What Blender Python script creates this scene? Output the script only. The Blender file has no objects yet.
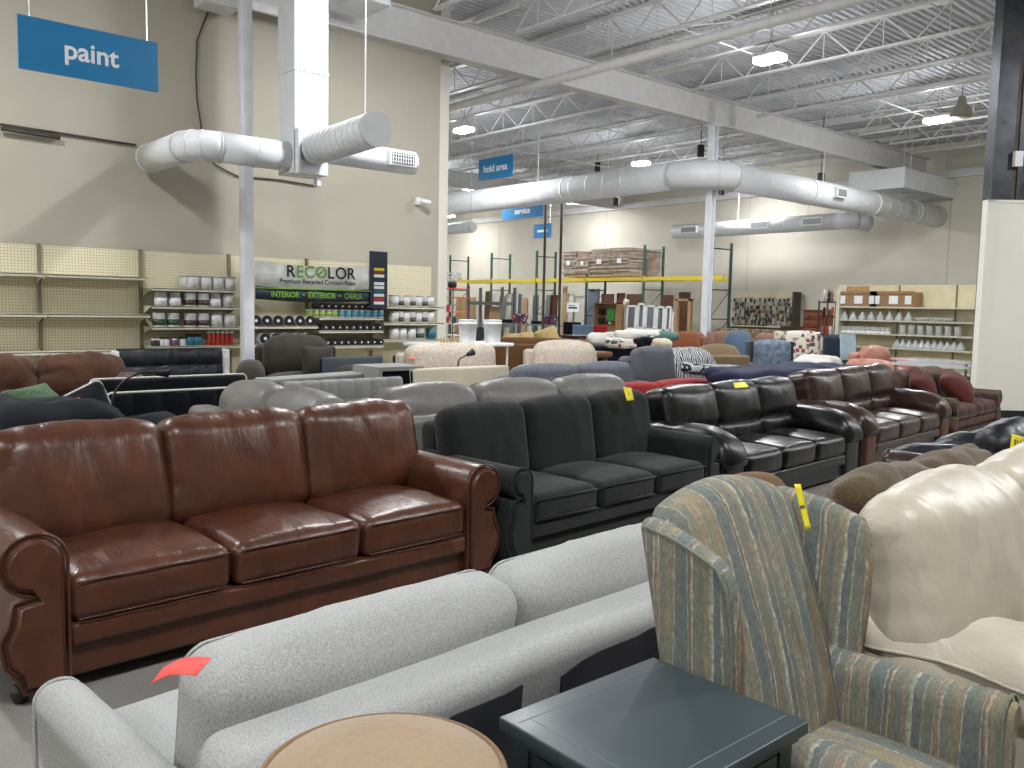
import bpy, math, random
from mathutils import Vector, Matrix, noise
rnd = random.Random(7)
S = bpy.context.scene
COL = S.collection
PI = math.pi

# ------------------------------------------------------------------ camera
CZ = 1.5
FPX, YAW, PITCH, ROLL = 857.3, -0.856576, 0.089793, 0.0202937
_F = Vector((math.sin(YAW)*math.cos(PITCH), math.cos(YAW)*math.cos(PITCH), -math.sin(PITCH)))
_r0 = Vector((math.cos(YAW), -math.sin(YAW), 0)); _u0 = _r0.cross(_F)
_R = _r0*math.cos(ROLL)+_u0*math.sin(ROLL); _U = -_r0*math.sin(ROLL)+_u0*math.cos(ROLL)
cam = bpy.data.cameras.new('camera'); camo = bpy.data.objects.new('camera', cam); COL.objects.link(camo)
cam.sensor_width = 36; cam.sensor_fit = 'HORIZONTAL'; cam.lens = FPX/1024*36
cam.clip_start = 0.05; cam.clip_end = 200
camo.matrix_world = Matrix(((_R.x, _U.x, -_F.x, 0), (_R.y, _U.y, -_F.y, 0), (_R.z, _U.z, -_F.z, CZ), (0, 0, 0, 1)))
S.camera = camo
CP = Vector((0, 0, CZ))
def ray(px, py): return _F+_R*((px-512)/FPX)-_U*((py-384)/FPX)
def atz(px, py, z): d = ray(px, py); return CP+d*((z-CZ)/d.z)
def atx(px, py, x): d = ray(px, py); return CP+d*(x/d.x)
def aty(px, py, y): d = ray(px, py); return CP+d*(y/d.y)
def atd(px, py, k): return CP+ray(px, py)*k

# ------------------------------------------------------------------ world, exposure
w = bpy.data.worlds.new('world'); S.world = w; w.use_nodes = True
w.node_tree.nodes['Background'].inputs[0].default_value = (0.02, 0.02, 0.022, 1)
w.node_tree.nodes['Background'].inputs[1].default_value = 1.0
S.view_settings.view_transform = 'Standard'; S.view_settings.look = 'None'
S.view_settings.gamma = 1; S.view_settings.use_curve_mapping = False
S.view_settings.exposure = 0.24
LAMP_W = 190.0
UPLIGHT_W = 85.0
LAMP_COL = (0.975, 0.985, 1.0)

# ------------------------------------------------------------------ materials
def lin(c):
    return tuple(((v/255)/12.92 if v/255 <= 0.04045 else ((v/255+0.055)/1.055)**2.4) for v in c)
def newmat(name):
    m = bpy.data.materials.new(name); m.use_nodes = True
    nt = m.node_tree; return m, nt, nt.nodes['Principled BSDF']
def coords(nt, scale=(1, 1, 1), kind='Object'):
    tc = nt.nodes.new('ShaderNodeTexCoord'); mp = nt.nodes.new('ShaderNodeMapping')
    nt.links.new(tc.outputs[kind], mp.inputs[0]); mp.inputs['Scale'].default_value = scale; return mp.outputs[0]
def noisen(nt, vec, scale, detail=3, rough=0.5, dist=0.0):
    n = nt.nodes.new('ShaderNodeTexNoise'); n.inputs['Scale'].default_value = scale
    n.inputs['Detail'].default_value = detail; n.inputs['Roughness'].default_value = rough
    n.inputs['Distortion'].default_value = dist
    nt.links.new(vec, n.inputs['Vector']); return n.outputs['Fac']
def ramp(nt, fac, stops, interp='LINEAR'):
    r = nt.nodes.new('ShaderNodeValToRGB'); r.color_ramp.interpolation = interp
    el = r.color_ramp.elements
    while len(el) < len(stops): el.new(0.5)
    for e, (p, c) in zip(el, stops): e.position = p; e.color = (*c, 1)
    nt.links.new(fac, r.inputs[0]); return r.outputs[0]
def bump(nt, h, strength, dist, b, chain=None):
    n = nt.nodes.new('ShaderNodeBump'); n.inputs['Strength'].default_value = strength; n.inputs['Distance'].default_value = dist
    nt.links.new(h, n.inputs['Height'])
    if chain: nt.links.new(chain, n.inputs['Normal'])
    nt.links.new(n.outputs[0], b.inputs['Normal']); return n.outputs[0]
def mixc(nt, fac, a, b_, mode='MIX'):
    n = nt.nodes.new('ShaderNodeMix'); n.data_type = 'RGBA'; n.blend_type = mode
    if hasattr(fac, 'links'): nt.links.new(fac, n.inputs['Factor'])
    else: n.inputs['Factor'].default_value = fac
    for s, v in (('A', a), ('B', b_)):
        i = [k for k in n.inputs if k.name == s and k.type == 'RGBA'][0]
        if hasattr(v, 'links'): nt.links.new(v, i)
        else: i.default_value = (*v, 1)
    return [k for k in n.outputs if k.type == 'RGBA'][0]
def math_(nt, op, a, b_=0.0):
    n = nt.nodes.new('ShaderNodeMath'); n.operation = op
    for i, v in enumerate((a, b_)):
        if hasattr(v, 'links'): nt.links.new(v, n.inputs[i])
        else: n.inputs[i].default_value = v
    return n.outputs[0]
def sc(c, k): return tuple(min(1, v*k) for v in c)

def plain(name, rgb, rough=0.5, metal=0.0, var=0.06, nscale=6, spec=0.5, coat=0):
    m, nt, b = newmat(name); c = lin(rgb)
    f = noisen(nt, coords(nt), nscale, 4)
    nt.links.new(ramp(nt, f, [(0.3, sc(c, 1-var)), (0.7, sc(c, 1+var))]), b.inputs['Base Color'])
    b.inputs['Roughness'].default_value = rough; b.inputs['Metallic'].default_value = metal
    b.inputs['Specular IOR Level'].default_value = spec; b.inputs['Coat Weight'].default_value = coat
    return m
def leather(name, rgb, rough=0.38, wr=0.15, hi=1.35, lo=0.65, coat=0.0, grain=1.0):
    m, nt, b = newmat(name); c = lin(rgb); v = coords(nt)
    f = noisen(nt, v, 5, 5, 0.6, 0.6)
    nt.links.new(ramp(nt, f, [(0.3, sc(c, lo)), (0.55, c), (0.75, sc(c, hi))]), b.inputs['Base Color'])
    r = noisen(nt, v, 9, 4)
    nt.links.new(math_(nt, 'ADD', math_(nt, 'MULTIPLY', r, 0.22), rough-0.11), b.inputs['Roughness'])
    # long soft creases then fine grain
    v2 = coords(nt, (1, 2.6, 1)); cr = noisen(nt, v2, 3.2, 2, 0.5, 0.4)
    cre = math_(nt, 'ABSOLUTE', math_(nt, 'SUBTRACT', cr, 0.5))
    n1 = bump(nt, cre, wr, 0.05, b)
    fo = noisen(nt, coords(nt, (3, 9, 1.4)), 1.6, 4, 0.6, 0.8); fo = math_(nt, 'ABSOLUTE', math_(nt, 'SUBTRACT', fo, 0.5))
    n1 = bump(nt, ramp(nt, fo, [(0.0, (0, 0, 0)), (0.22, (1, 1, 1))]), wr*.45, 0.03, b, n1)
    vo = nt.nodes.new('ShaderNodeTexVoronoi'); vo.inputs['Scale'].default_value = 260; nt.links.new(v, vo.inputs['Vector'])
    bump(nt, vo.outputs['Distance'], 0.18*grain, 0.002, b, n1)
    b.inputs['Coat Weight'].default_value = coat; b.inputs['Coat Roughness'].default_value = 0.25; b.inputs['Specular IOR Level'].default_value = 0.38
    return m
def fabric(name, rgb, var=0.16, scale=160, rough=0.95, wv=0.5, sheen=0.15, patch=0.1, streak=(1, 1, 1)):
    m, nt, b = newmat(name); c = lin(rgb); v = coords(nt, streak)
    f = noisen(nt, v, scale, 3, 0.7); p = noisen(nt, coords(nt), 4, 3)
    a = ramp(nt, f, [(0.32, sc(c, 1-var*1.6)), (0.5, c), (0.68, sc(c, 1+var*1.6))])
    pb = ramp(nt, p, [(0.3, (1-patch,)*3), (0.7, (1, 1, 1))])
    nt.links.new(mixc(nt, 1.0, a, pb, 'MULTIPLY'), b.inputs['Base Color'])
    b.inputs['Roughness'].default_value = rough; b.inputs['Sheen Weight'].default_value = sheen
    b.inputs['Specular IOR Level'].default_value = 0.2
    bump(nt, f, wv, 0.003, b)
    return m
def stripes(name, axis):
    """woven upholstery: irregular ikat stripes of slate blue, sage, tan, rust and cream"""
    m, nt, b = newmat(name)
    tc = nt.nodes.new('ShaderNodeTexCoord'); sp = nt.nodes.new('ShaderNodeSeparateXYZ'); nt.links.new(tc.outputs['Object'], sp.inputs[0])
    lat = sp.outputs['XY'.index(axis)]
    # wavering of the stripes along their length
    nv = coords(nt, (2, 2, 2)); wob = noisen(nt, nv, 2.2, 2)
    long_v = coords(nt, (60, 60, 7) if True else (1, 1, 1)); st = noisen(nt, long_v, 1.0, 3, 0.6)
    u = math_(nt, 'ADD', math_(nt, 'MULTIPLY', lat, 4.3), math_(nt, 'MULTIPLY', math_(nt, 'SUBTRACT', wob, 0.5), 0.05))
    u = math_(nt, 'ADD', u, math_(nt, 'MULTIPLY', math_(nt, 'SUBTRACT', st, 0.5), 0.10))
    u = math_(nt, 'FRACT', math_(nt, 'ADD', u, 10.12))
    slate = lin((102, 111, 111)); sage = lin((124, 126, 112)); tan = lin((160, 145, 120)); rust = lin((122, 100, 88)); cream = lin((182, 178, 160))
    grey = lin((112, 115, 110)); gold = lin((150, 134, 104))
    seq = [(0.0, slate), (0.09, slate), (0.10, cream), (0.112, sage), (0.17, grey), (0.20, sage), (0.215, rust), (0.228, cream), (0.24, rust), (0.262, tan),
           (0.275, rust), (0.29, cream), (0.305, sage), (0.37, sage), (0.43, gold), (0.48, sage), (0.50, cream), (0.512, grey), (0.55, slate), (0.67, slate), (0.68, cream),
           (0.69, slate), (0.715, rust), (0.73, tan), (0.745, cream), (0.757, rust), (0.78, sage), (0.87, grey), (0.90, gold), (0.94, sage), (0.985, cream)]
    c = ramp(nt, u, seq)
    dash = noisen(nt, coords(nt, (28, 28, 60)), 1.0, 2, 0.7)
    c = mixc(nt, ramp(nt, dash, [(0.44, (.6,)*3), (0.56, (0, 0, 0))]), c, mixc(nt, 0.5, sage, grey))
    tint = noisen(nt, coords(nt, (9, 9, 1.6)), 1.0, 3)
    c = mixc(nt, ramp(nt, tint, [(0.52, (0, 0, 0)), (0.70, (0.6,)*3)]), c, sc(gold, 1.0))
    fine = noisen(nt, coords(nt, (150, 150, 45)), 1.0, 2, 0.8)
    c = mixc(nt, 1.0, c, ramp(nt, fine, [(0.3, (0.72,)*3), (0.7, (1.12,)*3)]), 'MULTIPLY')
    nt.links.new(c, b.inputs['Base Color']); b.inputs['Roughness'].default_value = 0.9
    b.inputs['Specular IOR Level'].default_value = 0.25
    bump(nt, fine, 0.35, 0.004, b)
    return m
def plaid(name):
    m, nt, b = newmat(name)
    tc = nt.nodes.new('ShaderNodeTexCoord'); sp = nt.nodes.new('ShaderNodeSeparateXYZ'); nt.links.new(tc.outputs['Object'], sp.inputs[0])
    A, B, Cc, D = lin((92, 52, 48)), lin((66, 66, 52)), lin((112, 92, 74)), lin((58, 42, 46))
    seq = [(0, A), (0.3, A), (0.34, B), (0.55, B), (0.58, Cc), (0.66, Cc), (0.7, D), (0.97, D)]
    def one(o, k, off): return ramp(nt, math_(nt, 'FRACT', math_(nt, 'ADD', math_(nt, 'MULTIPLY', o, k), off)), seq)
    zz = math_(nt, 'ADD', sp.outputs[2], math_(nt, 'MULTIPLY', sp.outputs[0], 0.7))
    c = mixc(nt, 0.5, one(sp.outputs[1], 3.1, 10.2), one(zz, 5.2, 10.1))
    nt.links.new(c, b.inputs['Base Color']); b.inputs['Roughness'].default_value = 0.95
    return m
def zebra(name):
    m, nt, b = newmat(name)
    wv = nt.nodes.new('ShaderNodeTexWave'); wv.inputs['Scale'].default_value = 11; wv.inputs['Distortion'].default_value = 7
    wv.inputs['Detail'].default_value = 3; wv.inputs['Detail Scale'].default_value = 1.4; wv.bands_direction = 'Y'
    nt.links.new(coords(nt, (0.6, 1, 0.3)), wv.inputs['Vector'])
    nt.links.new(ramp(nt, wv.outputs['Fac'], [(0.46, lin((38, 44, 62))), (0.56, lin((198, 198, 198)))]), b.inputs['Base Color'])
    b.inputs['Roughness'].default_value = 0.9; return m
def speckle(name, base, cols, scale, sharp=0.03, kind='voro'):
    """fabric or goods printed with irregular patches of several colours"""
    m, nt, b = newmat(name)
    vo = nt.nodes.new('ShaderNodeTexVoronoi'); vo.inputs['Scale'].default_value = scale; vo.distance = kind if kind != 'voro' else 'EUCLIDEAN'
    nt.links.new(coords(nt), vo.inputs['Vector'])
    sp = nt.nodes.new('ShaderNodeSeparateColor'); nt.links.new(vo.outputs['Color'], sp.inputs[0])
    n = len(cols); st = [(i/n, lin(c)) for i, c in enumerate(cols)]
    c = ramp(nt, sp.outputs[0], st, 'CONSTANT')
    ed = ramp(nt, vo.outputs['Distance'], [(0.45, (1, 1, 1)), (0.45+sharp, (0, 0, 0))])
    nt.links.new(mixc(nt, ed, lin(base), c), b.inputs['Base Color']); b.inputs['Roughness'].default_value = 0.85
    return m
def floral(name):
    m, nt, b = newmat(name); v = coords(nt)
    a = noisen(nt, v, 9, 4, 0.6, 1.5)
    c = ramp(nt, a, [(0.35, lin((176, 164, 150))), (0.5, lin((196, 186, 172))), (0.56, lin((168, 150, 138))), (0.62, lin((190, 180, 166))), (0.75, lin((150, 140, 118)))])
    nt.links.new(c, b.inputs['Base Color']); b.inputs['Roughness'].default_value = 0.9; return m
def wood(name, dark, light, rough=0.45, axis=(1, 1, 8)):
    m, nt, b = newmat(name)
    f = noisen(nt, coords(nt, axis), 5, 5, 0.6, 1.0)
    nt.links.new(ramp(nt, f, [(0.3, lin(dark)), (0.7, lin(light))]), b.inputs['Base Color'])
    b.inputs['Roughness'].default_value = rough; return m
def pegboard(name, rgb):
    m, nt, b = newmat(name); c = lin(rgb)
    tc = nt.nodes.new('ShaderNodeTexCoord'); sp = nt.nodes.new('ShaderNodeSeparateXYZ'); nt.links.new(tc.outputs['Object'], sp.inputs[0])
    def cell(o): return math_(nt, 'SUBTRACT', math_(nt, 'FRACT', math_(nt, 'ADD', math_(nt, 'DIVIDE', o, 0.0381), 400.0)), 0.5)
    hor = math_(nt, 'ADD', sp.outputs[0], sp.outputs[1])
    a, d = cell(hor), cell(sp.outputs[2])
    r = math_(nt, 'SQRT', math_(nt, 'ADD', math_(nt, 'MULTIPLY', a, a), math_(nt, 'MULTIPLY', d, d)))
    nt.links.new(ramp(nt, r, [(0.17, sc(c, 0.45)), (0.26, c)]), b.inputs['Base Color'])
    b.inputs['Roughness'].default_value = 0.6; return m
def wallmat(name, rgb, joint=0.0):
    m, nt, b = newmat(name); c = lin(rgb); v = coords(nt)
    f = noisen(nt, v, 0.7, 5, 0.6)
    col = ramp(nt, f, [(0.3, sc(c, 0.95)), (0.7, sc(c, 1.03))])
    nt.links.new(col, b.inputs['Base Color']); b.inputs['Roughness'].default_value = 0.75
    bump(nt, noisen(nt, v, 60, 3), 0.12, 0.004, b); return m
def glassm(name, rgb=(220, 226, 228), alpha=0.45):
    m, nt, b = newmat(name); b.inputs['Base Color'].default_value = (*lin(rgb), 1)
    b.inputs['Roughness'].default_value = 0.08; b.inputs['Alpha'].default_value = alpha; b.inputs['Specular IOR Level'].default_value = 0.9
    f = noisen(nt, coords(nt), 8, 2); nt.links.new(ramp(nt, f, [(0.3, lin(rgb)), (0.7, sc(lin(rgb), 0.9))]), b.inputs['Base Color'])
    return m
def emis(name, rgb, k):
    m, nt, b = newmat(name); b.inputs['Base Color'].default_value = (*rgb, 1)
    b.inputs['Emission Color'].default_value = (*rgb, 1); b.inputs['Emission Strength'].default_value = k; return m
def floormat():
    m, nt, b = newmat('polished_concrete'); c = lin((133, 130, 126)); v = coords(nt)
    f = noisen(nt, v, 1.3, 6, 0.65); g = noisen(nt, v, 70, 3, 0.7)
    a = ramp(nt, f, [(0.3, sc(c, 0.82)), (0.7, sc(c, 1.1))]); s = ramp(nt, g, [(0.35, (0.85,)*3), (0.65, (1.08,)*3)])
    nt.links.new(mixc(nt, 1.0, a, s, 'MULTIPLY'), b.inputs['Base Color'])
    nt.links.new(math_(nt, 'ADD', math_(nt, 'MULTIPLY', f, 0.3), 0.25), b.inputs['Roughness']); return m

M = dict(
    floor=floormat(), wall=wallmat('painted_wall', (170, 165, 150)), wallb=wallmat('cream_wall', (206, 202, 188)), part=wallmat('white_partition', (226, 224, 214)),
    deck=plain('deck_paint', (200, 203, 208), 0.6), steelw=plain('white_steel', (214, 214, 214), 0.5), duct=plain('duct_paint', (212, 215, 218), 0.45, 0, 0.04),
    post=plain('post_paint', (226, 228, 234), 0.4), base=plain('black_vinyl', (28, 34, 36), 0.4),
    chan=plain('bare_steel', (62, 64, 68), 0.42, 0.6, 0.4, 3), chan2=plain('rusty_steel', (88, 76, 66), 0.6, 0.4, 0.4, 4),
    blackm=plain('black_metal', (26, 27, 28), 0.4), darkm=plain('dark_metal', (66, 62, 56), 0.5, 0.3), chrome=plain('chrome', (190, 190, 192), 0.2, 1.0),
    peg=pegboard('cream_pegboard', (216, 208, 178)), shelf=plain('cream_shelf', (206, 203, 184), 0.45), pegup=plain('shelf_upright', (120, 114, 92), 0.5),
    lens=emis('lamp_lens', (1.0, 0.985, 0.96), 30.0), blue=plain('sign_blue', (24, 122, 178), 0.28, 0, 0.03), whitep=plain('white_paint', (236, 238, 240), 0.5),
    wred=leather('chestnut_leather', (82, 46, 29), 0.33, 0.22, 1.35, 0.65, 0.2), green=fabric('charcoal_green_fabric', (34, 38, 36), 0.3, 130, 0.95, 0.4, 0.12, 0.25),
    black=leather('black_leather', (9, 10, 12), 0.33, 0.1, 1.3, 0.7, 0.1), dkb=leather('dark_brown_leather', (48, 29, 24), 0.31, 0.1, 1.3, 0.7, 0.15),
    redwood=leather('reddish_brown_leather', (86, 50, 36), 0.4, 0.2), plaid=plaid('muted_plaid'), rpil=fabric('dark_red_fabric', (88, 42, 36), 0.2),
    grey=fabric('light_grey_tweed', (162, 163, 161), 0.2, 300, 0.95, 0.5, 0.1, 0.06, (1, 1, .5)), blackf=fabric('black_dust_cloth', (12, 13, 20), 0.1, 200),
    cream=leather('cream_leather', (184, 176, 158), 0.36, 0.22, 1.10, 0.88, 0.05), olive=fabric('olive_corduroy', (86, 73, 50), 0.3, 60, 0.95, 0.8, 0.3, 0.2, (1, 4, 1)),
    tan=fabric('tan_suede', (146, 124, 98), 0.06, 60, 0.9, 0.1, 0.3, 0.12), tanw=fabric('tan_welt', (122, 98, 72), 0.1),
    slate=plain('slate_lacquer', (52, 62, 66), 0.36, 0, 0.07, 5), slate2=plain('rubbed_edge', (108, 120, 124), 0.4),
    sy=stripes('striped_upholstery', 'Y'), sx=stripes('striped_upholstery_side', 'X'), piping=fabric('slate_piping', (112, 118, 108), 0.15),
    micro=fabric('brown_microfiber', (78, 48, 30), 0.12, 40, 0.9, 0.3, 0.2, 0.35), navy=fabric('navy_fabric', (12, 15, 24), 0.1, 120, 0.95, 0.4, 0.05), navy2=fabric('blue_navy_fabric', (40, 50, 62), 0.1),
    wpipe=fabric('white_piping', (206, 206, 202), 0.05), greenp=fabric('green_cushion_fabric', (70, 92, 66), 0.2, 40), leaw=leather('white_vinyl', (222, 222, 220), 0.35, 0.1),
    navl=leather('navy_black_leather', (22, 24, 32), 0.35, 0.3, 1.3, 0.8, 0.1), dkgrey=fabric('dark_taupe_plush', (54, 49, 43), 0.16, 60, 0.95, 0.4, 0.2, 0.2),
    tuft=fabric('pale_grey_fabric', (140, 141, 138), 0.06), greyl=leather('grey_leather', (112, 110, 106), 0.42, 0.15, 1.12, 0.85, 0.05),
    darkblue=fabric('dark_blue_grey_fabric', (62, 68, 76), 0.1), floral=floral('faded_floral'), offw=fabric('off_white_fabric', (204, 196, 176), 0.05),
    gblue=fabric('grey_blue_chenille', (100, 106, 116), 0.22, 50), red=fabric('red_cloth', (150, 34, 38), 0.08), zebra=zebra('blue_and_white_stripe'),
    taupe=fabric('taupe_plush', (122, 104, 80), 0.1), yellow=plain('yellow_tag', (232, 216, 40), 0.6), redtag=plain('coral_tag', (222, 78, 72), 0.6),
    ink=plain('ink', (24, 24, 26), 0.7), brownl=fabric('caramel_brown_fabric', (106, 76, 46), 0.1), tany=fabric('sand_fabric', (186, 164, 112), 0.14),
    rust=fabric('rust_fabric', (138, 84, 60), 0.08), pinkf=fabric('dusty_rose_fabric', (140, 108, 94), 0.2, 30), bluec=fabric('dusty_blue_fabric', (92, 112, 132), 0.08),
    slatef=fabric('dark_slate_fabric', (58, 66, 74), 0.1), btuft=fabric('blue_tufted_velvet', (108, 122, 140), 0.3, 14), house=speckle('house_print', (208, 202, 190), [(76, 76, 82), (206, 200, 190), (130, 70, 60), (210, 204, 192), (68, 72, 80), (206, 200, 190), (150, 130, 110), (206, 200, 190)], 13, .02, 'CHEBYCHEV'),
    ltblue=fabric('pale_blue_cloth', (166, 186, 198), 0.05), pink=leather('salmon_leather', (182, 128, 112), 0.5, 0.15), white=fabric('white_cloth', (214, 212, 206), 0.04),
    wht=plain('white_plastic', (226, 228, 230), 0.4), glass=glassm('clear_glass'), frost=glassm('frosted_glass', (214, 220, 222), 0.75), yel=plain('yellow_beam_paint', (206, 184, 48), 0.5), rgreen=plain('green_rack_paint', (54, 88, 82), 0.5),
    bundle=plain('bundled_cardboard', (180, 164, 146), .8, 0, .3, 4), card=plain('cardboard', (156, 124, 88), 0.8),
    doorw=plain('door_white', (206, 202, 190), 0.6), doorg=plain('door_grey', (112, 116, 114), 0.6), doorb=wood('door_brown', (74, 42, 26), (104, 62, 38)), doort=wood('door_tan', (158, 128, 88), (184, 154, 112)),
    doorgb=plain('door_blue_grey', (98, 110, 124), 0.6), wood=wood('cherry_wood', (86, 42, 22), (126, 68, 36)), dkwood=wood('dark_walnut', (42, 28, 22), (66, 44, 32)), pane=glassm('window_glass', (120, 130, 134), 0.6),
    goods=speckle('hanging_goods', (74, 72, 70), [(150, 150, 152), (60, 70, 90), (140, 60, 52), (190, 186, 176), (70, 66, 60), (96, 112, 130), (168, 150, 110), (40, 40, 44)], 30),
    banw=plain('banner_white', (236, 238, 234), 0.5), bang=plain('banner_slate', (40, 52, 60), 0.5), lime=plain('banner_green', (122, 172, 64), 0.5), dkblue=plain('stand_navy', (30, 38, 62), 0.4),
    canb=plain('can_label_white', (200, 200, 198), 0.4), cand=plain('can_label_brown', (66, 52, 46), 0.4), cang=plain('can_label_green', (34, 70, 52), 0.4), canm=plain('can_tin', (176, 178, 180), 0.3, 0.7),
    canblk=plain('can_black', (26, 26, 28), 0.4), canbl=plain('can_label_blue', (96, 160, 190), 0.4), canlg=plain('can_label_lime', (150, 176, 80), 0.4), teal=plain('can_teal', (26, 96, 112), 0.4), purple=plain('jar_purple', (92, 60, 96), 0.4), ored=plain('spray_red', (176, 58, 40), 0.4), orange=plain('tag_orange', (226, 96, 50), 0.5),
    teals=fabric('teal_blanket', (84, 116, 112), 0.1), camo=speckle('mottled_tapestry', (120, 104, 84), [(96, 84, 66), (140, 122, 96), (70, 58, 46), (160, 146, 118)], 12),
)

# ------------------------------------------------------------------ mesh builder
def TR(x=0, y=0, z=0, rx=0, ry=0, rz=0):
    return Matrix.Translation((x, y, z)) @ Matrix.Rotation(rz, 4, 'Z') @ Matrix.Rotation(ry, 4, 'Y') @ Matrix.Rotation(rx, 4, 'X')
I4 = Matrix.Identity(4)
class MB:
    def __init__(s): s.v = []; s.f = []; s.mi = []; s.sm = []
    def add(s, v, f, T=None, mi=0, smooth=True):
        o = len(s.v)
        s.v += [tuple(T @ Vector(p)) for p in v] if T is not None else [tuple(p) for p in v]
        s.f += [tuple(i+o for i in q) for q in f]; s.mi += [mi]*len(f); s.sm += [smooth]*len(f); return s
    def box(s, x0, x1, y0, y1, z0, z1, T=None, mi=0):
        v = [(x, y, z) for x in (x0, x1) for y in (y0, y1) for z in (z0, z1)]
        return s.add(v, [(0, 1, 3, 2), (4, 6, 7, 5), (0, 4, 5, 1), (2, 3, 7, 6), (0, 2, 6, 4), (1, 5, 7, 3)], T, mi, False)
    def cyl(s, a, b, r, n=12, r2=None, mi=0, T=None, caps=True):
        a = Vector(a); b = Vector(b); d = (b-a).normalized(); r2 = r if r2 is None else r2
        u = d.orthogonal().normalized(); w_ = d.cross(u); v = []
        for p, rr in ((a, r), (b, r2)):
            for k in range(n): t = 2*PI*k/n; v.append(p+(u*math.cos(t)+w_*math.sin(t))*rr)
        s.add(v, [(k, (k+1) % n, n+(k+1) % n, n+k) for k in range(n)], T, mi, n > 6)
        if caps: s.add(v, [tuple(range(n))[::-1], tuple(range(n, 2*n))], T, mi, False)
        return s
    def tube(s, pts, r, n=8, mi=0, T=None, closed=False, rs=None):
        P = [Vector(p) for p in pts]; m = len(P); v = []; up = None
        for i, p in enumerate(P):
            if closed: d = P[(i+1) % m]-P[i-1]
            else: d = P[min(i+1, m-1)]-P[max(i-1, 0)]
            d = d.normalized() if d.length > 1e-9 else Vector((0, 0, 1))
            if up is None: up = d.orthogonal().normalized()
            up = (up-d*up.dot(d)); up = up.normalized() if up.length > 1e-6 else d.orthogonal().normalized()
            w_ = d.cross(up); rr = rs[i] if rs else r
            for k in range(n): t = 2*PI*k/n; v.append(p+(up*math.cos(t)+w_*math.sin(t))*rr)
        f = []
        for i in range(m if closed else m-1):
            j = (i+1) % m
            for k in range(n): f.append((i*n+k, i*n+(k+1) % n, j*n+(k+1) % n, j*n+k))
        if not closed: f += [tuple(range(n))[::-1], tuple(range((m-1)*n, m*n))]
        return s.add(v, f, T, mi, True)
    def lathe(s, prof, n=20, mi=0, T=None):
        v = []; f = []
        for (r, z) in prof:
            for k in range(n): t = 2*PI*k/n; v.append((r*math.cos(t), r*math.sin(t), z))
        for i in range(len(prof)-1):
            for k in range(n): f.append((i*n+k, i*n+(k+1) % n, (i+1)*n+(k+1) % n, (i+1)*n+k))
        f += [tuple(range(n))[::-1], tuple(range((len(prof)-1)*n, len(prof)*n))]
        return s.add(v, f, T, mi, True)
    def prism(s, prof, secs, T=None, mi=0, smooth=True):
        """prof: closed (y,z) loop, counter-clockwise seen from +x; secs: (x, inset[, dy, dz])"""
        n = len(prof); nr = []
        for i in range(n):
            a, b = prof[i-1], prof[(i+1) % n]; dx, dy = b[0]-a[0], b[1]-a[1]; L = math.hypot(dx, dy) or 1
            nr.append((dy/L, -dx/L))
        ar = sum(prof[i][0]*prof[(i+1) % n][1]-prof[(i+1) % n][0]*prof[i][1] for i in range(n)); sg = 1 if ar > 0 else -1
        v = []
        for q in secs:
            x, ins = q[0], q[1]; dy, dz = (q[2], q[3]) if len(q) > 2 else (0, 0)
            for p, m in zip(prof, nr): v.append((x, p[0]-sg*m[0]*ins+dy, p[1]-sg*m[1]*ins+dz))
        f = [(i*n+k, i*n+(k+1) % n, (i+1)*n+(k+1) % n, (i+1)*n+k) for i in range(len(secs)-1) for k in range(n)]
        s.add(v, f, T, mi, smooth)
        m_ = len(secs)-1
        return s.add(v, [tuple(range(n))[::-1], tuple(range(m_*n, (m_+1)*n))], T, mi, False)
    def rbox(s, c, h, r, T=None, crown=(0, 0, 0), n=(6, 6, 6), wr=0, wf=(6, 6, 6), seed=0, deform=None, mi=0, k=3, pinch=0):
        """rounded, crowned, optionally wrinkled upholstery block; c centre, h half sizes"""
        r = min(r, min(h)*0.999)
        def ax(hh, m):
            t = [hh-r+r*math.tan(PI/4*i/k) for i in range(1, k+1)]
            inn = [-(hh-r)+2*(hh-r)*i/m for i in range(m+1)]
            return [-q for q in t[::-1]]+inn+t
        A = [ax(h[i], n[i]) for i in range(3)]; idx = {}; V = []; Nn = []; Fc = []
        def vid(i, j, l):
            key = (i, j, l)
            if key in idx: return idx[key]
            p = Vector((A[0][i], A[1][j], A[2][l]))
            core = Vector([max(-h[q]+r, min(h[q]-r, p[q])) for q in range(3)]); d = p-core
            if d.length < 1e-9: d = Vector((0, 0, 1))
            d.normalize(); p2 = core+d*r
            X, Y, Z = p2.x/h[0], p2.y/h[1], p2.z/h[2]
            fx, fy, fz = 1-X*X, 1-Y*Y, 1-Z*Z
            o = Vector((crown[0]*X*fy*fz, crown[1]*Y*fx*fz, crown[2]*Z*fx*fy))
            if wr:
                q = Vector((p2.x*wf[0]+seed*3.7, p2.y*wf[1]+seed*1.3, p2.z*wf[2]-seed*2.1))
                nz = noise.noise(q); rd = 1-abs(nz)*3.2; nz2 = noise.noise(q*2.3+Vector((5, 5, 5)))
                o += d*(wr*(0.9*nz-0.55*max(0, rd)**2+0.35*nz2))
            p3 = p2+o
            if pinch:  # gathered edge
                e = max(abs(Y)**6, abs(Z)**6)*math.sin((p2.y*60 if abs(Z) > abs(Y) else p2.z*60)+seed)
                p3 += d*(pinch*e)
            if deform: p3 = Vector(deform(p3, X, Y, Z))
            idx[key] = len(V); V.append(p3+Vector(c)); return idx[key]
        L = [len(a)-1 for a in A]
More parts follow.
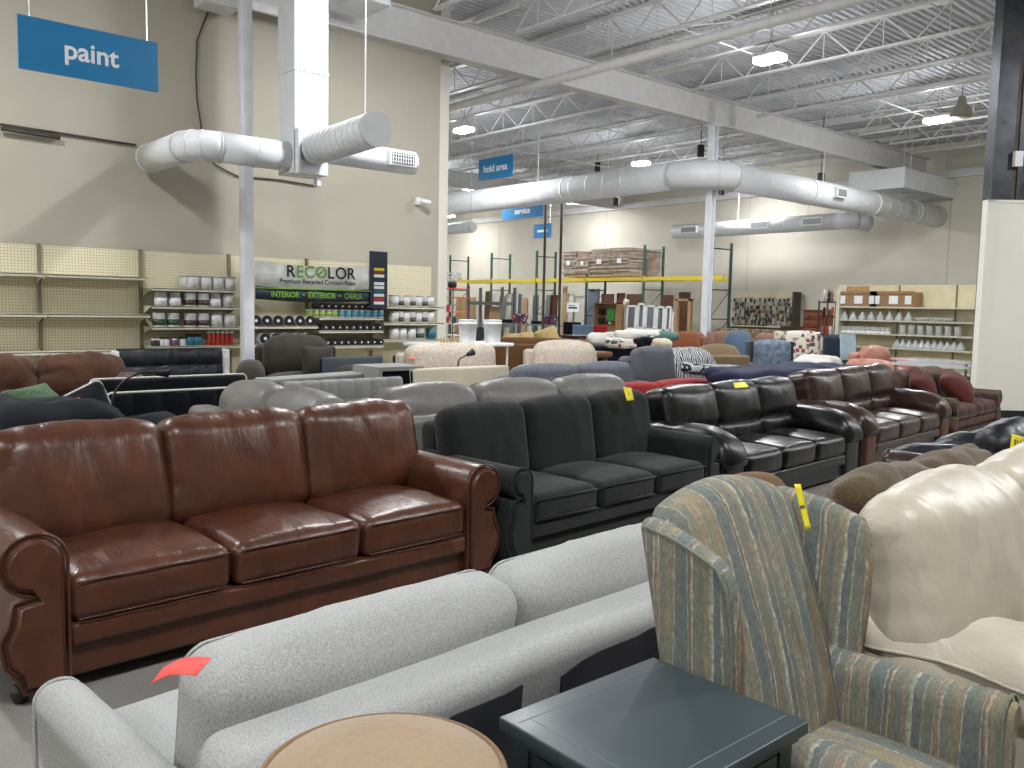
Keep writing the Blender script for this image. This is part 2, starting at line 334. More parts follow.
        for a, b_, cc, fl in ((0, 1, 2, 0), (1, 2, 0, 0), (2, 0, 1, 0)):
            for side in (0, L[cc]):
                for i in range(L[a]):
                    for j in range(L[b_]):
                        q = []
                        for (di, dj) in ((0, 0), (1, 0), (1, 1), (0, 1)):
                            t = [0, 0, 0]; t[a] = i+di; t[b_] = j+dj; t[cc] = side; q.append(vid(*t))
                        Fc.append(tuple(q if side else q[::-1]))
        return s.add(V, Fc, T, mi, True)
    def build(s, name, mats, parent=None, loc=(0, 0, 0), rz=0):
        me = bpy.data.meshes.new(name); me.from_pydata(s.v, [], s.f)
        mats = mats if isinstance(mats, (list, tuple)) else [mats]
        for m in mats: me.materials.append(m)
        me.polygons.foreach_set('material_index', s.mi); me.polygons.foreach_set('use_smooth', s.sm); me.update()
        o = bpy.data.objects.new(name, me); COL.objects.link(o)
        o.location = loc; o.rotation_euler = (0, 0, rz)
        if parent is not None: o.parent = parent
        return o
def tag(o, label, cat, group=None, kind=None):
    if label: o['label'] = label
    if cat: o['category'] = cat
    if group: o['group'] = group
    if kind: o['kind'] = kind
    return o
def thing(name, label, cat, loc=(0, 0, 0), rz=0, group=None):
    o = bpy.data.objects.new(name, None); COL.objects.link(o); o.location = loc; o.rotation_euler = (0, 0, rz)
    o.empty_display_size = 0.1
    return tag(o, label, cat, group)
def struct(name, mb, m, label=None):
    o = mb.build(name, m); o['kind'] = 'structure'
    if label: o['label'] = label
    return o
def kids(o): return [c for c in bpy.data.objects if c.parent == o]
def dup(o, loc, rz=None, label=None, group=None, ch=None):
    c = o.copy(); COL.objects.link(c); c.location = loc
    if rz is not None: c.rotation_euler = (0, 0, rz)
    if label: c['label'] = label
    if group: c['group'] = group
    for k in (ch if ch is not None else kids(o)):
        d = k.copy(); COL.objects.link(d); d.parent = c
        for g in kids(k):
            e = g.copy(); COL.objects.link(e); e.parent = d
    return c
def text(name, body, size, m, T, parent=None, extrude=0.001, align='CENTER', width=None, spacing=1.0, bold=0.0):
    cu = bpy.data.curves.new(name, 'FONT'); cu.body = body; cu.size = size; cu.extrude = extrude; cu.align_x = align; cu.align_y = 'CENTER'
    cu.space_character = spacing; cu.offset = bold
    o = bpy.data.objects.new(name+'_src', cu); COL.objects.link(o)
    bpy.context.view_layer.update()
    dg = bpy.context.evaluated_depsgraph_get(); me = bpy.data.meshes.new_from_object(o.evaluated_get(dg))
    bpy.data.objects.remove(o)
    if width:
        xs = [v.co.x for v in me.vertices]; k = width/(max(xs)-min(xs))
        for v in me.vertices: v.co.x *= k
    me.transform(T); me.materials.clear(); me.materials.append(m)
    r = bpy.data.objects.new(name, me); COL.objects.link(r)
    if parent: r.parent = parent
    return r
# text plane facing +X (reads left to right along +Y)
def face_x(x, y, z): return Matrix.Translation((x, y, z)) @ Matrix(((0, 0, 1, 0), (1, 0, 0, 0), (0, 1, 0, 0), (0, 0, 0, 1)))
def face_my(x, y, z): return Matrix.Translation((x, y, z)) @ Matrix.Rotation(PI/2, 4, 'X')
#==SETTING==
XW = -12.5; YB = 28.0; YC = 9.04; ZD = 6.86; BZ0, BZ1 = 5.78, 6.38
XL, XR, YF = -38.0, 9.0, -9.0
struct('floor', MB().box(XL-.3, XR+.3, YF-.3, YB+.3, -0.2, 0), M['floor'], 'grey polished concrete floor')
struct('wall_paint', MB().box(XW-0.25, XW, YF, YC, 0, ZD), M['wall'], 'beige wall behind the paint shelves')
struct('wall_inner', MB().box(XL, XW-0.25, YC-0.25, YC, 0, ZD), M['wallb'])
struct('wall_back', MB().box(XL-.3, XR+.3, YB, YB+0.3, 0, ZD), M['wallb'], 'long cream back wall')
struct('wall_far', MB().box(XL-.3, XL, YC-.25, YB, 0, ZD), M['wallb'])
struct('wall_right', MB().box(XR, XR+.3, YF-.3, YB, 0, ZD), M['wallb'])
struct('wall_front', MB().box(XW-.25, XR, YF-.3, YF, 0, ZD), M['wallb'])
# wall joints of the back wall and ledger along its top
m = MB()
for x in (-33.5, -26.2, -18.9, -11.6, -4.3): m.box(x-.012, x+.012, YB-0.008, YB, 0, ZD-1.1)
struct('trim_1', m, plain('wall_joint', (176, 172, 158), 0.7), 'joints between the cream wall panels')
struct('trim_2', MB().box(XL, XR, YB-0.22, YB, 5.75, 5.98), M['steelw'], 'white steel ledger along the top of the back wall')
# metal roof deck: trapezoidal ribs running along Y
pr = []; x = XL-.3; P = 0.152
while x < XR+.3:
    pr += [(x, ZD), (x+.045, ZD), (x+.06, ZD+.045), (x+.137, ZD+.045)]; x += P
top = ZD+0.09
v = []; f = []
for (x_, z_) in pr: v += [(x_, YF-.3, z_), (x_, YB+.3, z_)]
for i in range(len(pr)-1): f.append((2*i, 2*i+1, 2*i+3, 2*i+2))
mb = MB().add(v, f, None, 0, False); mb.box(XL-.3, XR+.3, YF-.3, YB+.3, top, top+.1)  # flat slab over the ribs is unseen, added to stop light
struct('ceiling', mb, M['deck'], 'white corrugated metal roof deck')
# girders
def girder(x, y0, y1, lab):
    m = MB().box(x-.012, x+.012, y0, y1, BZ0, BZ1).box(x-.14, x+.14, y0, y1, BZ0, BZ0+.02).box(x-.14, x+.14, y0, y1, BZ1-.02, BZ1)
    for y in (16.6, 17.4): m.box(x-.13, x+.13, y-.006, y+.006, BZ0+.02, BZ1-.02) if y0 < y < y1 else None
    return struct('ceiling_beam', m, M['steelw'], lab)
girder(XW+.14, YF, YB-.25, 'deep white roof girder running from the paint wall to the back wall')
girder(-25.5, YC, YB-.25, 'white roof girder over the far sales floor')
girder(1.5, YF, YB-.25, 'white roof girder over the right side')
# joists along X
def joist_mesh(L):
    m = MB(); zt, zb = ZD-.005, 6.27
    for s in (-1, 1):
        m.box(0, L, s*.035-.022, s*.035+.022, zt-.045, zt-.04+.035); m.box(.55, L-.55, s*.03-.02, s*.03+.02, zb, zb+.008); m.box(.55, L-.55, s*.012-.003, s*.012+.003, zb, zb+.05)
    n = int(L/1.22); st = (L-1.1)/(2*n)
    for i in range(2*n):
        xa, xb = .55+i*st, .55+(i+1)*st; za, zc = (zb+.02, zt-.03) if i % 2 == 0 else (zt-.03, zb+.02)
        m.cyl((xa, 0, za), (xb, 0, zc), .016, 5, caps=False)
        if i % 2 == 1: m.cyl((xa, 0, zt-.03), (xa, 0, zb+.02), .011, 4, caps=False)
    m.box(0, .6, -.04, .04, zt-.13, zt-.05); m.box(L-.6, L, -.04, .04, zt-.13, zt-.05)
    return m
span = {'a': (XW+.14, 1.5), 'b': (-25.5, XW+.14), 'c': (XL, -25.5)}
ylist = [3.15+1.75*k for k in range(0, 15)]
for key, (xa, xb) in span.items():
    first = None
    for y in ylist:
        if y > YB-.5 or (key != 'a' and y < YC+.4): continue
        lab = {'a': 'white open-web roof joist between the deep girder and the right side', 'b': 'white open-web roof joist over the far sales floor beyond the girder', 'c': 'white open-web roof joist at the far left end of the store'}[key]
        if first is None:
            first = tag(joist_mesh(xb-xa).build('roof_joist', M['steelw'], None, (xa, y, 0)), lab, 'roof joist', 'open-web roof joists, row '+{'a': 'near', 'b': 'middle', 'c': 'far'}[key])
        else: dup(first, (xa, y, 0), ch=[])
# bridging rods crossing the joists
for i, x in enumerate((-9.6, -6.2, -2.8, -16.2, -20.4, -23.5, -29, -33)):
    y0 = 3.15 if x > XW else YC+.4
    m = MB(); m.cyl((x, y0, 6.285), (x, 26.6, 6.285), .013, 5); m.cyl((x+.05, y0, 6.78), (x+.05, 26.6, 6.78), .013, 5)
    k = 0
    while y0+1.75*(k+1) < 27:
        a = y0+1.75*k; m.cyl((x, a, 6.29), (x, a+1.75, 6.78), .01, 4, caps=False) if i % 2 == 0 else None; k += 1
    tag(m.build('bridging_rod', M['steelw']), 'thin white bridging rods crossing under the roof joists', 'bridging rod', 'joist bridging rods')
# sprinkler mains
for y, z, r, x0, x1, lab in ((11.13, 5.67, .085, -30, 6, 'thick white sprinkler pipe crossing below the joists and the girder'), (17.9, 6.1, .035, XW+.5, 6, 'thin white sprinkler branch pipe beyond the thick pipe')):
    m = MB().cyl((x0, y, z), (x1, y, z), r, 12)
    xx = x0+1
    while xx < x1: m.cyl((xx, y, z), (xx, y, 6.8), .008, 4); m.cyl((xx-.02, y, z), (xx+.02, y, z), r+.012, 12); xx += 3.1
    tag(m.build('sprinkler_pipe', M['steelw']), lab, 'pipe')
tag(MB().cyl((-4.6, 4, 6.1), (-4.6, 27.5, 6.1), .06, 10).build('sprinkler_pipe', M['steelw']), 'white sprinkler pipe running toward the back wall near the dark steel frame', 'pipe')
# columns
def column(name, x, y, s, z1, lab, mat='post'):
    h = s/2
    m = MB().rbox((0, 0, z1/2), (h, h, z1/2), .012, k=1, n=(1, 1, 1)).box(-h-.08, h+.08, -h-.08, h+.08, 0, .02)
    m.box(-h-.05, h+.05, -h-.05, h+.05, z1-.02, z1)
    return tag(m.build(name, M[mat], None, (x, y, 0)), lab, 'column', kind='structure')
p = atx(247, 300, -11.75)
column('column', p.x, p.y, .155, ZD-.05, 'white square steel post in front of the paint shelves')
# ribbed H column under the girder
m = MB(); m.box(-.075, .075, -.09, -.08, 0, BZ0).box(-.075, .075, .08, .09, 0, BZ0).box(-.008, .008, -.08, .08, 0, BZ0).box(-.18, .18, -.18, .18, 0, .03).box(-.13, .13, -.15, .15, BZ0-.03, BZ0)
m.box(.075, .085, -.09, -.06, 0, BZ0).box(.075, .085, .06, .09, 0, BZ0)
tag(m.build('column', M['post'], None, (XW+.14, 16.72, 0)), 'white steel column under the girder at the bend of the big duct', 'column', kind='structure')
column('column', XW-.52, YC+.22, .42, ZD-.05, 'white boxed column at the end of the paint wall', 'part')
for px, lab in ((543.5, 'thin dark steel pole left of its twin, rising past the yellow rack'), (559.5, 'thin dark steel pole right of its twin, rising past the yellow rack')):
    p = aty(px, 300, 18.6)
    tag(MB().cyl((0, 0, 0), (0, 0, 4.9), .042, 10).cyl((0, 0, 0), (0, 0, .03), .12, 12).build('steel_pole', M['darkm'], None, (p.x, 18.6, 0)), lab, 'pole')

# partition facing the camera, steel frame above it
r0 = _r0.copy(); a = atz(973, 417, 0); zt = 3.2
ang = math.atan2(r0.y, r0.x); fw = Vector((-r0.y, r0.x, 0))
def pl(u, v, z): q = a+r0*u+fw*v; return (q.x, q.y, z)
Tp = Matrix.Translation((a.x, a.y, 0)) @ Matrix.Rotation(ang, 4, 'Z')
struct('wall_partition', MB().box(.0, 5.5, 0, .14, 0, zt, Tp).box(-.0, 5.5, -.012, .0, zt-.04, zt, Tp).box(0, .12, -.012, 0, 0, zt, Tp), M['part'], 'white partition wall panel at the right side')
struct('baseboard_partition', MB().box(.0, 5.5, -.02, .0, 0, .11, Tp), M['base'], 'black vinyl baseboard of the white partition')
def chan(name, u0, u1, v0, mat, lab, holes=False):
    m = MB().box(u0, u1, v0, v0+.02, zt, ZD-.05, Tp).box(u0, u0+.02, v0-.09, v0+.2, zt, ZD-.05, Tp).box(u1-.02, u1, v0-.0, v0+.2, zt, ZD-.05, Tp)
    o = m.build(name, mat); tag(o, lab, 'steel channel')
    if holes:
        h = MB()
        for z in (4.35, 5.95): h.cyl(Tp @ Vector(((u0+u1)/2, v0-.004, z)), Tp @ Vector(((u0+u1)/2, v0+.001, z)), .035, 12)
        h.build('bolt_hole', M['blackm'], o)
m = MB().box(.13, .145, .16, .18, zt, ZD-.05, Tp); m.box(.145, .40, .16, .18, zt, ZD-.05, Tp)
fr = thing('steel_doorway', 'dark bare steel door frame standing above the white partition', 'steel frame', (a.x, a.y, 0), ang)
MB().box(.13, .42, .16, .18, 0, ZD-.05).box(.13, .15, .18, .40, 0, ZD-.05).build('channel', M['chan'], fr)
MB().box(.42, .50, .19, .22, 0, ZD-.05).build('channel', M['chan2'], fr)
MB().box(.50, .78, .17, .19, 0, ZD-.05).build('channel', M['chan'], fr)
MB().box(.78, .84, .12, .17, 0, ZD-.05).build('channel', M['chan2'], fr)
MB().box(.84, 1.9, .20, .22, 0, ZD-.05).build('plate', M['chan'], fr)
for z in (4.35, 5.95): MB().cyl((.28, .152, z), (.28, .16, z), .035, 12).build('bolt', M['blackm'], fr)
MB().box(.40, .52, .08, .15, 3.7, 3.92).build('switch_box', M['wht'], fr)
for k, z in enumerate((3.55, 4.05)):
    MB().tube([(.5, .12, 3.8), (.62, .1, 3.75+.1*k), (.68, .1, z), (.6, .1, z-.2)], .008, 6).build('cable', M['blackm'], fr)

# high-bay lamps on the store's lamp grid
LX = (-35.0, -26.25, -17.75, -8.9, 0.0); LY = (-6.5, 0.1, 6.7, 13.6, 20.45, 26.0)
def near(i, v): return v
for x in LX:
    for y in LY:
        if x < XW and y < YC: continue
        if x == -8.9 and y == 26.0: continue
        nm = {(-26.25, 20.45): 'glowing white high-bay lamp just left of the hold area sign', (-17.75, 20.45): 'glowing white high-bay lamp above the long white duct', (-8.9, 13.6): 'brightest glowing high-bay lamp, hanging over the middle of the store',
              (-8.9, 20.45): 'glowing high-bay lamp beside the unlit grey bell lamp'}.get((x, y), 'white high-bay lamp hanging far off under the roof')
        t = thing('high_bay_lamp', nm, 'ceiling lamp', (x, y, 5.98), 0, 'high-bay lamps under the roof' if 'far off' in nm else None)
        MB().rbox((0, 0, .05), (.28, .16, .035), .02, n=(2, 2, 1)).build('housing', M['steelw'], t)
        mm = MB()
        for k in range(4): mm.rbox((-.2+.13*k, 0, -.03), (.062, .15, .045), .02, n=(1, 1, 1), k=2)
        mm.build('lens', M['lens'], t)
        MB().cyl((-.2, 0, .08), (0, 0, .3), .005, 5).cyl((.2, 0, .08), (0, 0, .3), .005, 5).cyl((0, 0, .3), (0, 0, .85), .005, 5).build('hanging_wire', M['darkm'], t)
        L = bpy.data.lights.new('lamp_light', 'AREA'); L.shape = 'RECTANGLE'; L.size = .56; L.size_y = .3; L.energy = LAMP_W*(.55 if y > 25 else 1); L.color = LAMP_COL
        o = bpy.data.objects.new('lamp_light', L); COL.objects.link(o); o.parent = t; o.location = (0, 0, -.10); L.spread = PI
        L = bpy.data.lights.new('uplight_fill', 'POINT'); L.shadow_soft_size = .22; L.energy = UPLIGHT_W*(.45 if y > 25 else 1); L.color = LAMP_COL  # unseen point light added below each lamp to brighten the ceiling
        o = bpy.data.objects.new('uplight_fill', L); COL.objects.link(o); o.parent = t; o.location = (0, 0, -.4)
bl = atz(961, 115, 5.9)
t = thing('bell_lamp', 'unlit grey bell-shaped lamp hanging near the dark steel frame', 'ceiling lamp', bl)
MB().lathe([(.23, -.05), (.24, -.02), (.2, .12), (.1, .25), (.07, .4)], 20).build('shade', plain('bell_grey', (140, 134, 122), .5), t); MB().cyl((0, 0, .4), (0, 0, ZD-5.9), .01, 6).build('cord', M['darkm'], t)
MB().lathe([(.0, -.08), (.09, -.05), (.1, .02)], 14).build('bulb', M['wht'], t)
# black pendant cans
for k, (px, py, y) in enumerate(((493.6, 184.5, 22), (597.6, 167, 22), (615.8, 202, 26), (700.7, 151, 20), (721.8, 190, 24), (821, 179, 22))):
    p = aty(px, py, y)
    ls = ['right below the hold area sign', 'above the big duct left of its lamp', 'below the big duct, right of a lamp', 'above the bend of the big duct', 'below the bend of the big duct', 'above the right run of the big duct']
    m = MB().cyl((0, 0, -.16), (0, 0, .16), .1, 14).cyl((0, 0, .16), (0, 0, max(.2, ZD-p.z)), .012, 6)
    tag(m.build('pendant_can', M['blackm'], None, p), 'black cylinder pendant '+ls[k], 'pendant')

# ------------------------------------------------------------------ ducts
def ringed(m, a, b, r, step, mi=0):
    a = Vector(a); b = Vector(b); L = (b-a).length; d = (b-a)/L; s = step
    while s < L-.02: m.cyl(a+d*(s-.012), a+d*(s+.012), r+.008, 28, mi=mi, caps=True); s += step
    return m
# riser in front of the paint wall
t = thing('air_duct', 'white square duct riser with round branches hanging before the paint wall', 'duct', (-10.74, 5.52, 3.2))
o_ = Vector((-10.74, 5.52, 3.2))
h = .24
m = MB().box(-h, h, -h, h, .0, 3.6); m.box(-h-.012, h+.012, -h-.012, h+.012, 1.3, 1.33); m.box(-h-.012, h+.012, -h-.012, h+.012, 2.5, 2.53)
m.box(h-.02, h+.1, -h, -h+.03, -.02, .55); m.box(h+.0, h+.006, h*.25, h*.25+.008, 1.3, 3.0)
m.build('riser', M['duct'], t)
zc = atx(240, 150, -10.74).z-3.2
ey = atx(195, 145, -10.74).y-o_.y-.10
pts = [(0, -h, zc), (0, ey+.35, zc+.02)]
m = MB().tube([Vector((0, -h, zc)), Vector((0, ey+.40, zc))], .19, 28)
el = [Vector((-.32+.32*math.cos(q), ey+.40-.32*math.sin(q), zc)) for q in [PI/2*i/8 for i in range(9)]]
m.tube(el, .19, 28); m.tube([el[-1], el[-1]+Vector((-1.22, 0, 0))], .19, 28)
for q in (0, 3, 5, 8): d = (el[min(q+1, 8)]-el[max(q-1, 0)]).normalized(); m.cyl(el[q]-d*.01, el[q]+d*.01, .198, 28)
ringed(m, (0, -h, zc), (0, ey+.4, zc), .19, .45); m.cyl(el[-1]+Vector((-1.22, 0, 0)), el[-1]+Vector((-1.25, 0, 0)), .2, 28)
m.build('round_branch', M['duct'], t)
e1 = aty(376, 129, 5.52)-o_
m = MB().tube([Vector((h, 0, e1.z-.05)), Vector((e1.x, 0, e1.z))], .2, 32); m.cyl((e1.x, 0, e1.z), (e1.x+.012, 0, e1.z), .212, 32)
ringed(m, (h, 0, e1.z-.05), (e1.x, 0, e1.z), .2, .14); m.build('round_branch', M['duct'], t)
MB().cyl((e1.x-.25, 0, e1.z+.2), (e1.x-.25, 0, 3.6), .01, 6).build('hanger_rod', M['duct'], t)
zg = atx(401, 160, -10.6).z-3.2
m = MB().tube([Vector((0, h, zg)), Vector((0, 1.75, zg))], .17, 28); m.cyl((0, 1.75, zg), (0, 1.76, zg), .17, 28)
m.box(.05, .26, 1.2, 1.66, zg-.1, zg+.1)
m.build('round_branch', M['duct'], t)
gr = MB().box(.262, .27, 1.24, 1.62, zg-.075, zg+.075); gr.build('grille', M['darkm'], t)
g2 = MB()
for k in range(9): g2.box(.27, .276, 1.25+.042*k, 1.262+.042*k, zg-.075, zg+.075)
for k in range(3): g2.box(.27, .277, 1.24, 1.62, zg-.05+.05*k-.004, zg-.05+.05*k+.004)
g2.build('grille_bars', M['duct'], t)
MB().box(.1, .2, .1, .16, -.14, -.02).build('junction_box', M['duct'], t)
# square duct up under the girder beside the riser
q = atx(352, 12, -11.6)
tag(MB().box(-.4, .4, .1, .62, .15, .5).box(-.42, .42, .62, .64, .13, .52).build('square_duct', M['duct'], None, (-11.5, q.y-.3, 5.72)), 'white square duct tucked under the roof right of the riser', 'duct')
tag(MB().box(-.2, .2, -.22, .28, 0, .25).box(-.03, .03, .28, 1.6, .1, .22).build('bracket_box', M['steelw'], None, (-12.1, atx(215, 8, -12.1).y, atx(215, 8, -12.1).z)), 'grey white electrical box at the top of the paint wall', 'box')
# cable on the wall
cp = [atx(px, py, XW+.03) for px, py in ((208, 12), (197, 40), (196, 75), (197, 100), (201, 125), (203, 150), (215, 165), (237, 176), (280, 180), (316, 186))]
tag(MB().tube(cp, .012, 6).build('wall_cable', M['darkm']), 'thin grey cable drooping down the paint wall', 'cable')
cp = [atx(px, py, XW+.04) for px, py in ((0, 124), (60, 133), (136, 145))]
m = MB().tube(cp, .015, 6).tube([cp[0]+Vector((.05, 0, -.06)), atx(60, 138, XW+.08)], .03, 6)
tag(m.build('wall_conduit', M['darkm']), 'dark conduit running along the paint wall at left', 'conduit')
c = atx(421, 201, XW+.1)
t = thing('security_camera', 'small grey security camera on the paint wall', 'camera', c)
MB().box(-.1, -.04, -.06, .04, -.06, .06).cyl((-.05, 0, 0), (.05, .02, -.02), .02, 8).build('bracket', M['wht'], t)
MB().cyl((.02, -.02, -.0), (.08, .14, -.03), .045, 14).build('body', M['wht'], t); MB().cyl((.08, .14, -.03), (.082, .145, -.031), .035, 14).build('eye', M['blackm'], t)

# main round duct with its bend at the column
E_ = atx(707, 160, -12.0); zc = 4.60
R_ = .325
t = thing('air_duct', 'big round white duct bending at the steel column across the hall', 'duct', (E_.x, E_.y, zc))
yE = E_.y
end_y = YB-yE-.05
rad = .95
m = MB(); m.tube([Vector((-24.5, 0, 0)), Vector((-rad, 0, 0))], R_, 36)
ringed(m, (-24.5, 0, 0), (-rad, 0, 0), R_-.003, .6); m.build('left_run', M['duct'], t)
el = [Vector((-rad+rad*math.sin(q), rad-rad*math.cos(q), 0)) for q in [PI/2*i/12 for i in range(13)]]
m = MB().tube(el, R_, 36)
for q in (0, 4, 8, 12): d = (el[min(q+1, 12)]-el[max(q-1, 0)]).normalized(); m.cyl(el[q]-d*.012, el[q]+d*.012, R_+.012, 36)
m.build('elbow', M['duct'], t)
m = MB().tube([Vector((0, rad, 0)), Vector((0, end_y, 0))], R_, 36); ringed(m, (0, rad, 0), (0, end_y, 0), R_-.003, .6); m.build('right_run', M['duct'], t)
for s in (-4.4, -9.3, -15): MB().cyl((s-.02, 0, 0), (s+.02, 0, 0), R_+.02, 36).build('joint_band', M['steelw'], t)
for s in (4.2, 7.6, 10.2): MB().cyl((0, s-.02, 0), (0, s+.02, 0), R_+.02, 36).build('joint_band', M['steelw'], t)
def grille_at(t, x, y, z, alongy=True, w=.5):
    g = MB()
    if alongy: g.box(x-.25, x+.06, y-w/2, y+w/2, z-.13, z+.13)
    else: g.box(x-w/2, x+w/2, y-.06, y+.25, z-.13, z+.13)
    o = g.build('vent', M['duct'], t); b = MB()
    if alongy:
        b.box(x+.06, x+.065, y-w/2+.04, y+w/2-.04, z-.09, z+.09)
    else: b.box(x-w/2+.04, x+w/2-.04, y-.065, y-.06, z-.09, z+.09)
    b.build('vent_grille', plain('vent_grey', (128, 130, 132), .5), o)
pg = atx(840, 194, E_.x+.35)
grille_at(t, .36, pg.y-yE, .03)
for s in (-3, -5.6, -12, -17): MB().cyl((s, 0, R_), (s, 0, ZD-zc), .01, 5).build('hanger_rod', M['steelw'], t)
for s in (5, 9.5): MB().cyl((0, s, R_), (0, s, ZD-zc), .01, 5).build('hanger_rod', M['steelw'], t)
# smaller duct near the back wall
p0 = aty(700, 232, 26.6); p1 = aty(838, 219, 26.6)
t = thing('air_duct', 'smaller round white duct running close to the back wall', 'duct', (p1.x, 26.6, 4.5))
L_ = p1.x-p0.x
m = MB().tube([Vector((-L_-1.2, 0, 0)), Vector((0, 0, 0))], .27, 28); el = [Vector((.55*math.sin(q), .55-.55*math.cos(q), 0)) for q in [PI/3*i/8 for i in range(9)]]
m.tube(el, .27, 28); m.tube([el[-1], el[-1]+Vector((.18, .45, -.05))], .27, 28)
m.cyl(el[-1]-Vector((.02, .01, 0)), el[-1]+Vector((.02, .01, 0)), .285, 28)
for s in (0, -L_*.33, -L_*.66): m.cyl((s-.015, 0, 0), (s+.015, 0, 0), .282, 28)
m.build('body', M['duct'], t)
for s in (-L_*.08-.3, -L_*.5, -L_-.3): grille_at(t, s, -.26, .02, False, .75)
for s in (-L_*.2, -L_*.7): MB().cyl((s, 0, .27), (s, 0, ZD-4.5), .01, 5).build('hanger_rod', M['steelw'], t)
# rectangular duct
A_ = aty(965, 186, 28); B_ = atd(905, 168, 1)
t = thing('air_duct', 'wide rectangular white duct meeting the back wall above the round duct', 'duct', (-12.32, YB-3.45, 5.12))
MB().box(-.82, .82, 0, 3.4, 0, .54).build('box_body', M['duct'], t)
for y_ in (0, 1.25, 2.35): MB().box(-.835, .835, y_-.025, y_+.02, -.018, .556).build('flange', M['duct'], t)
for y_ in (.6, 2.9): MB().cyl((.7, y_, .54), (.7, y_, 1.72), .012, 6).build('hanger_rod', M['steelw'], t)
# stub duct just beyond the paint wall
p = aty(455, 227, 11.0)
m = MB().tube([Vector((-3, 0, 0)), Vector((0, 0, 0))], .13, 20); m.cyl((0, 0, 0), (.05, 0, 0), .11, 20); m.cyl((-.05, 0, .13), (-.05, 0, ZD-aty(472, 227, 12.5).z), .006, 5); m.cyl((.0, 0, .1), (-.05, 0, .5), .006, 5)
tag(m.build('air_duct', M['duct'], None, aty(472, 227, 12.5)), 'short white duct end poking out past the paint wall', 'duct')

# ------------------------------------------------------------------ hanging signs
def sign(name, cx, body, lines, size, lab, faces, w_, h_, glossy=None):
    """cx centre; faces 'x' (toward +X) or 'y' (toward -Y)"""
    t = thing(name, lab, 'sign', cx, 0)
    if faces == 'x': MB().box(-.01, .01, -w_/2, w_/2, -h_/2, h_/2).build('panel', M['blue'], t)
    else: MB().box(-w_/2, w_/2, -.01, .01, -h_/2, h_/2).build('panel', M['blue'], t)
    for i, ln in enumerate(lines):
        z = (len(lines)-1)/2*size*1.05-i*size*1.05
        T = face_x(.012, 0, z) if faces == 'x' else face_my(0, -.012, z)
        text('lettering', ln, size, M['whitep'], T, t, bold=size*.02)
    for s in (-.42, .42):
        a_ = (0, s*w_, h_/2) if faces == 'x' else (s*w_, 0, h_/2)
        MB().cyl(a_, (a_[0], a_[1], ZD-cx[2]-.02), .004, 5).build('hanging_wire', M['chrome'], t)
a0 = atx(17, 17, -7); a1 = atx(158, 91, -7)
sign('hanging_sign', Vector((-7, (a0.y+a1.y)/2, 3.29)), '', ['paint'], .19, 'blue hanging sign reading paint, high at the left', 'x', a1.y-a0.y, .37)
c0 = aty(495.5, 168, 17.0); sign('hanging_sign', c0, '', ['hold area'], .30, 'blue hanging sign reading hold area', 'y', 1.62, .66)
c0 = aty(522.5, 208, 21); sign('hanging_sign', c0+Vector((0, 0, .05)), '', ['customer', 'service'], .3, 'blue hanging sign reading customer service, partly behind the big duct', 'y', 2.25, .85)
c0 = aty(542.5, 231, 25); sign('hanging_sign', c0, '', [], .26, 'smallest blue hanging sign, farthest off beside the dark poles', 'y', 1.1, .6)
MB().box(-.3, .3, -.014, -.01, -.05, .05).build('white_strip', M['whitep'], [o for o in bpy.data.objects if o.get('label', '').startswith('smallest blue')][0])
#==PAINT==
# ------------------------------------------------------------------ gondola shelving with paint along the paint wall
XP = XW+.06; SEAM = [-.1, 1.38, 2.66, 3.92, 5.18, 6.44, 7.62, 8.85]
TOP = 2.17
def shelf_unit(i, y0, y1, shelves, lab, top=TOP, dep=.42):
    t = thing('shelf_unit', lab, 'shelving', (XP, y0, 0)); W = y1-y0
    MB().box(-.02, .0, 0, W, .12, top).build('pegboard', M['peg'], t)
    MB().box(-.02, .05, -.018, .018, 0, top+.02).build('upright', M['pegup'], t)
    MB().box(-.02, .5, 0.01, W-.01, 0, .14).build('base_deck', M['shelf'], t)
    for z, d in shelves:
        s = MB().box(.0, d, .01, W-.01, z-.012, z).box(d-.008, d, .01, W-.01, z-.035, z+.006); o = s.build('shelf', M['shelf'], t)
        br = MB()
        for y in (.02, W-.03): br.add([(0, y, z-.01), (d-.05, y, z-.01), (0, y, z-.12), (0, y+.006, z-.01), (d-.05, y+.006, z-.01), (0, y+.006, z-.12)], [(0, 1, 2), (5, 4, 3), (0, 3, 4, 1), (1, 4, 5, 2)], None, 0, False)
        br.build('bracket', M['shelf'], o)
    return t
def sz(px, py, d=.42): return atx(px, py, XP+d).z
A3 = [(sz(75, 275), .38), (sz(75, 314.3), .42), (sz(75, 351.6), .46)]
shelf_unit(0, SEAM[0], SEAM[1], A3, 'cream pegboard shelf unit, bare, cut by the left edge of the picture')
shelf_unit(1, SEAM[1], SEAM[2], A3, 'cream pegboard shelf unit, bare, second along the paint wall')
shelf_unit(2, SEAM[2], SEAM[3], A3, 'cream pegboard shelf unit, bare, next to the white paint cans')
C4 = [sz(190, y) for y in (289, 306.5, 327, 346)]
shelf_unit(3, SEAM[3], SEAM[4], [(z, .42) for z in C4], 'cream shelf unit holding rows of white gallon paint cans')
D2 = [sz(285, 326.3), sz(285, 343.8)]
shelf_unit(4, SEAM[4], SEAM[5], [(z, .42) for z in D2], 'cream shelf unit with big dark cans lying on their sides under the banner')
E3 = [sz(345, 317.6), sz(345, 330.8), sz(345, 345.8)]
shelf_unit(5, SEAM[5], SEAM[6], [(z, .42) for z in E3], 'cream shelf unit packed with small dark-lidded cans below the banner')
F3 = [sz(408, 306.8), sz(408, 323), sz(408, 339.6)]
shelf_unit(6, SEAM[6], SEAM[7], [(z, .42) for z in F3], 'cream shelf unit of white and dark cans at the end of the paint wall')

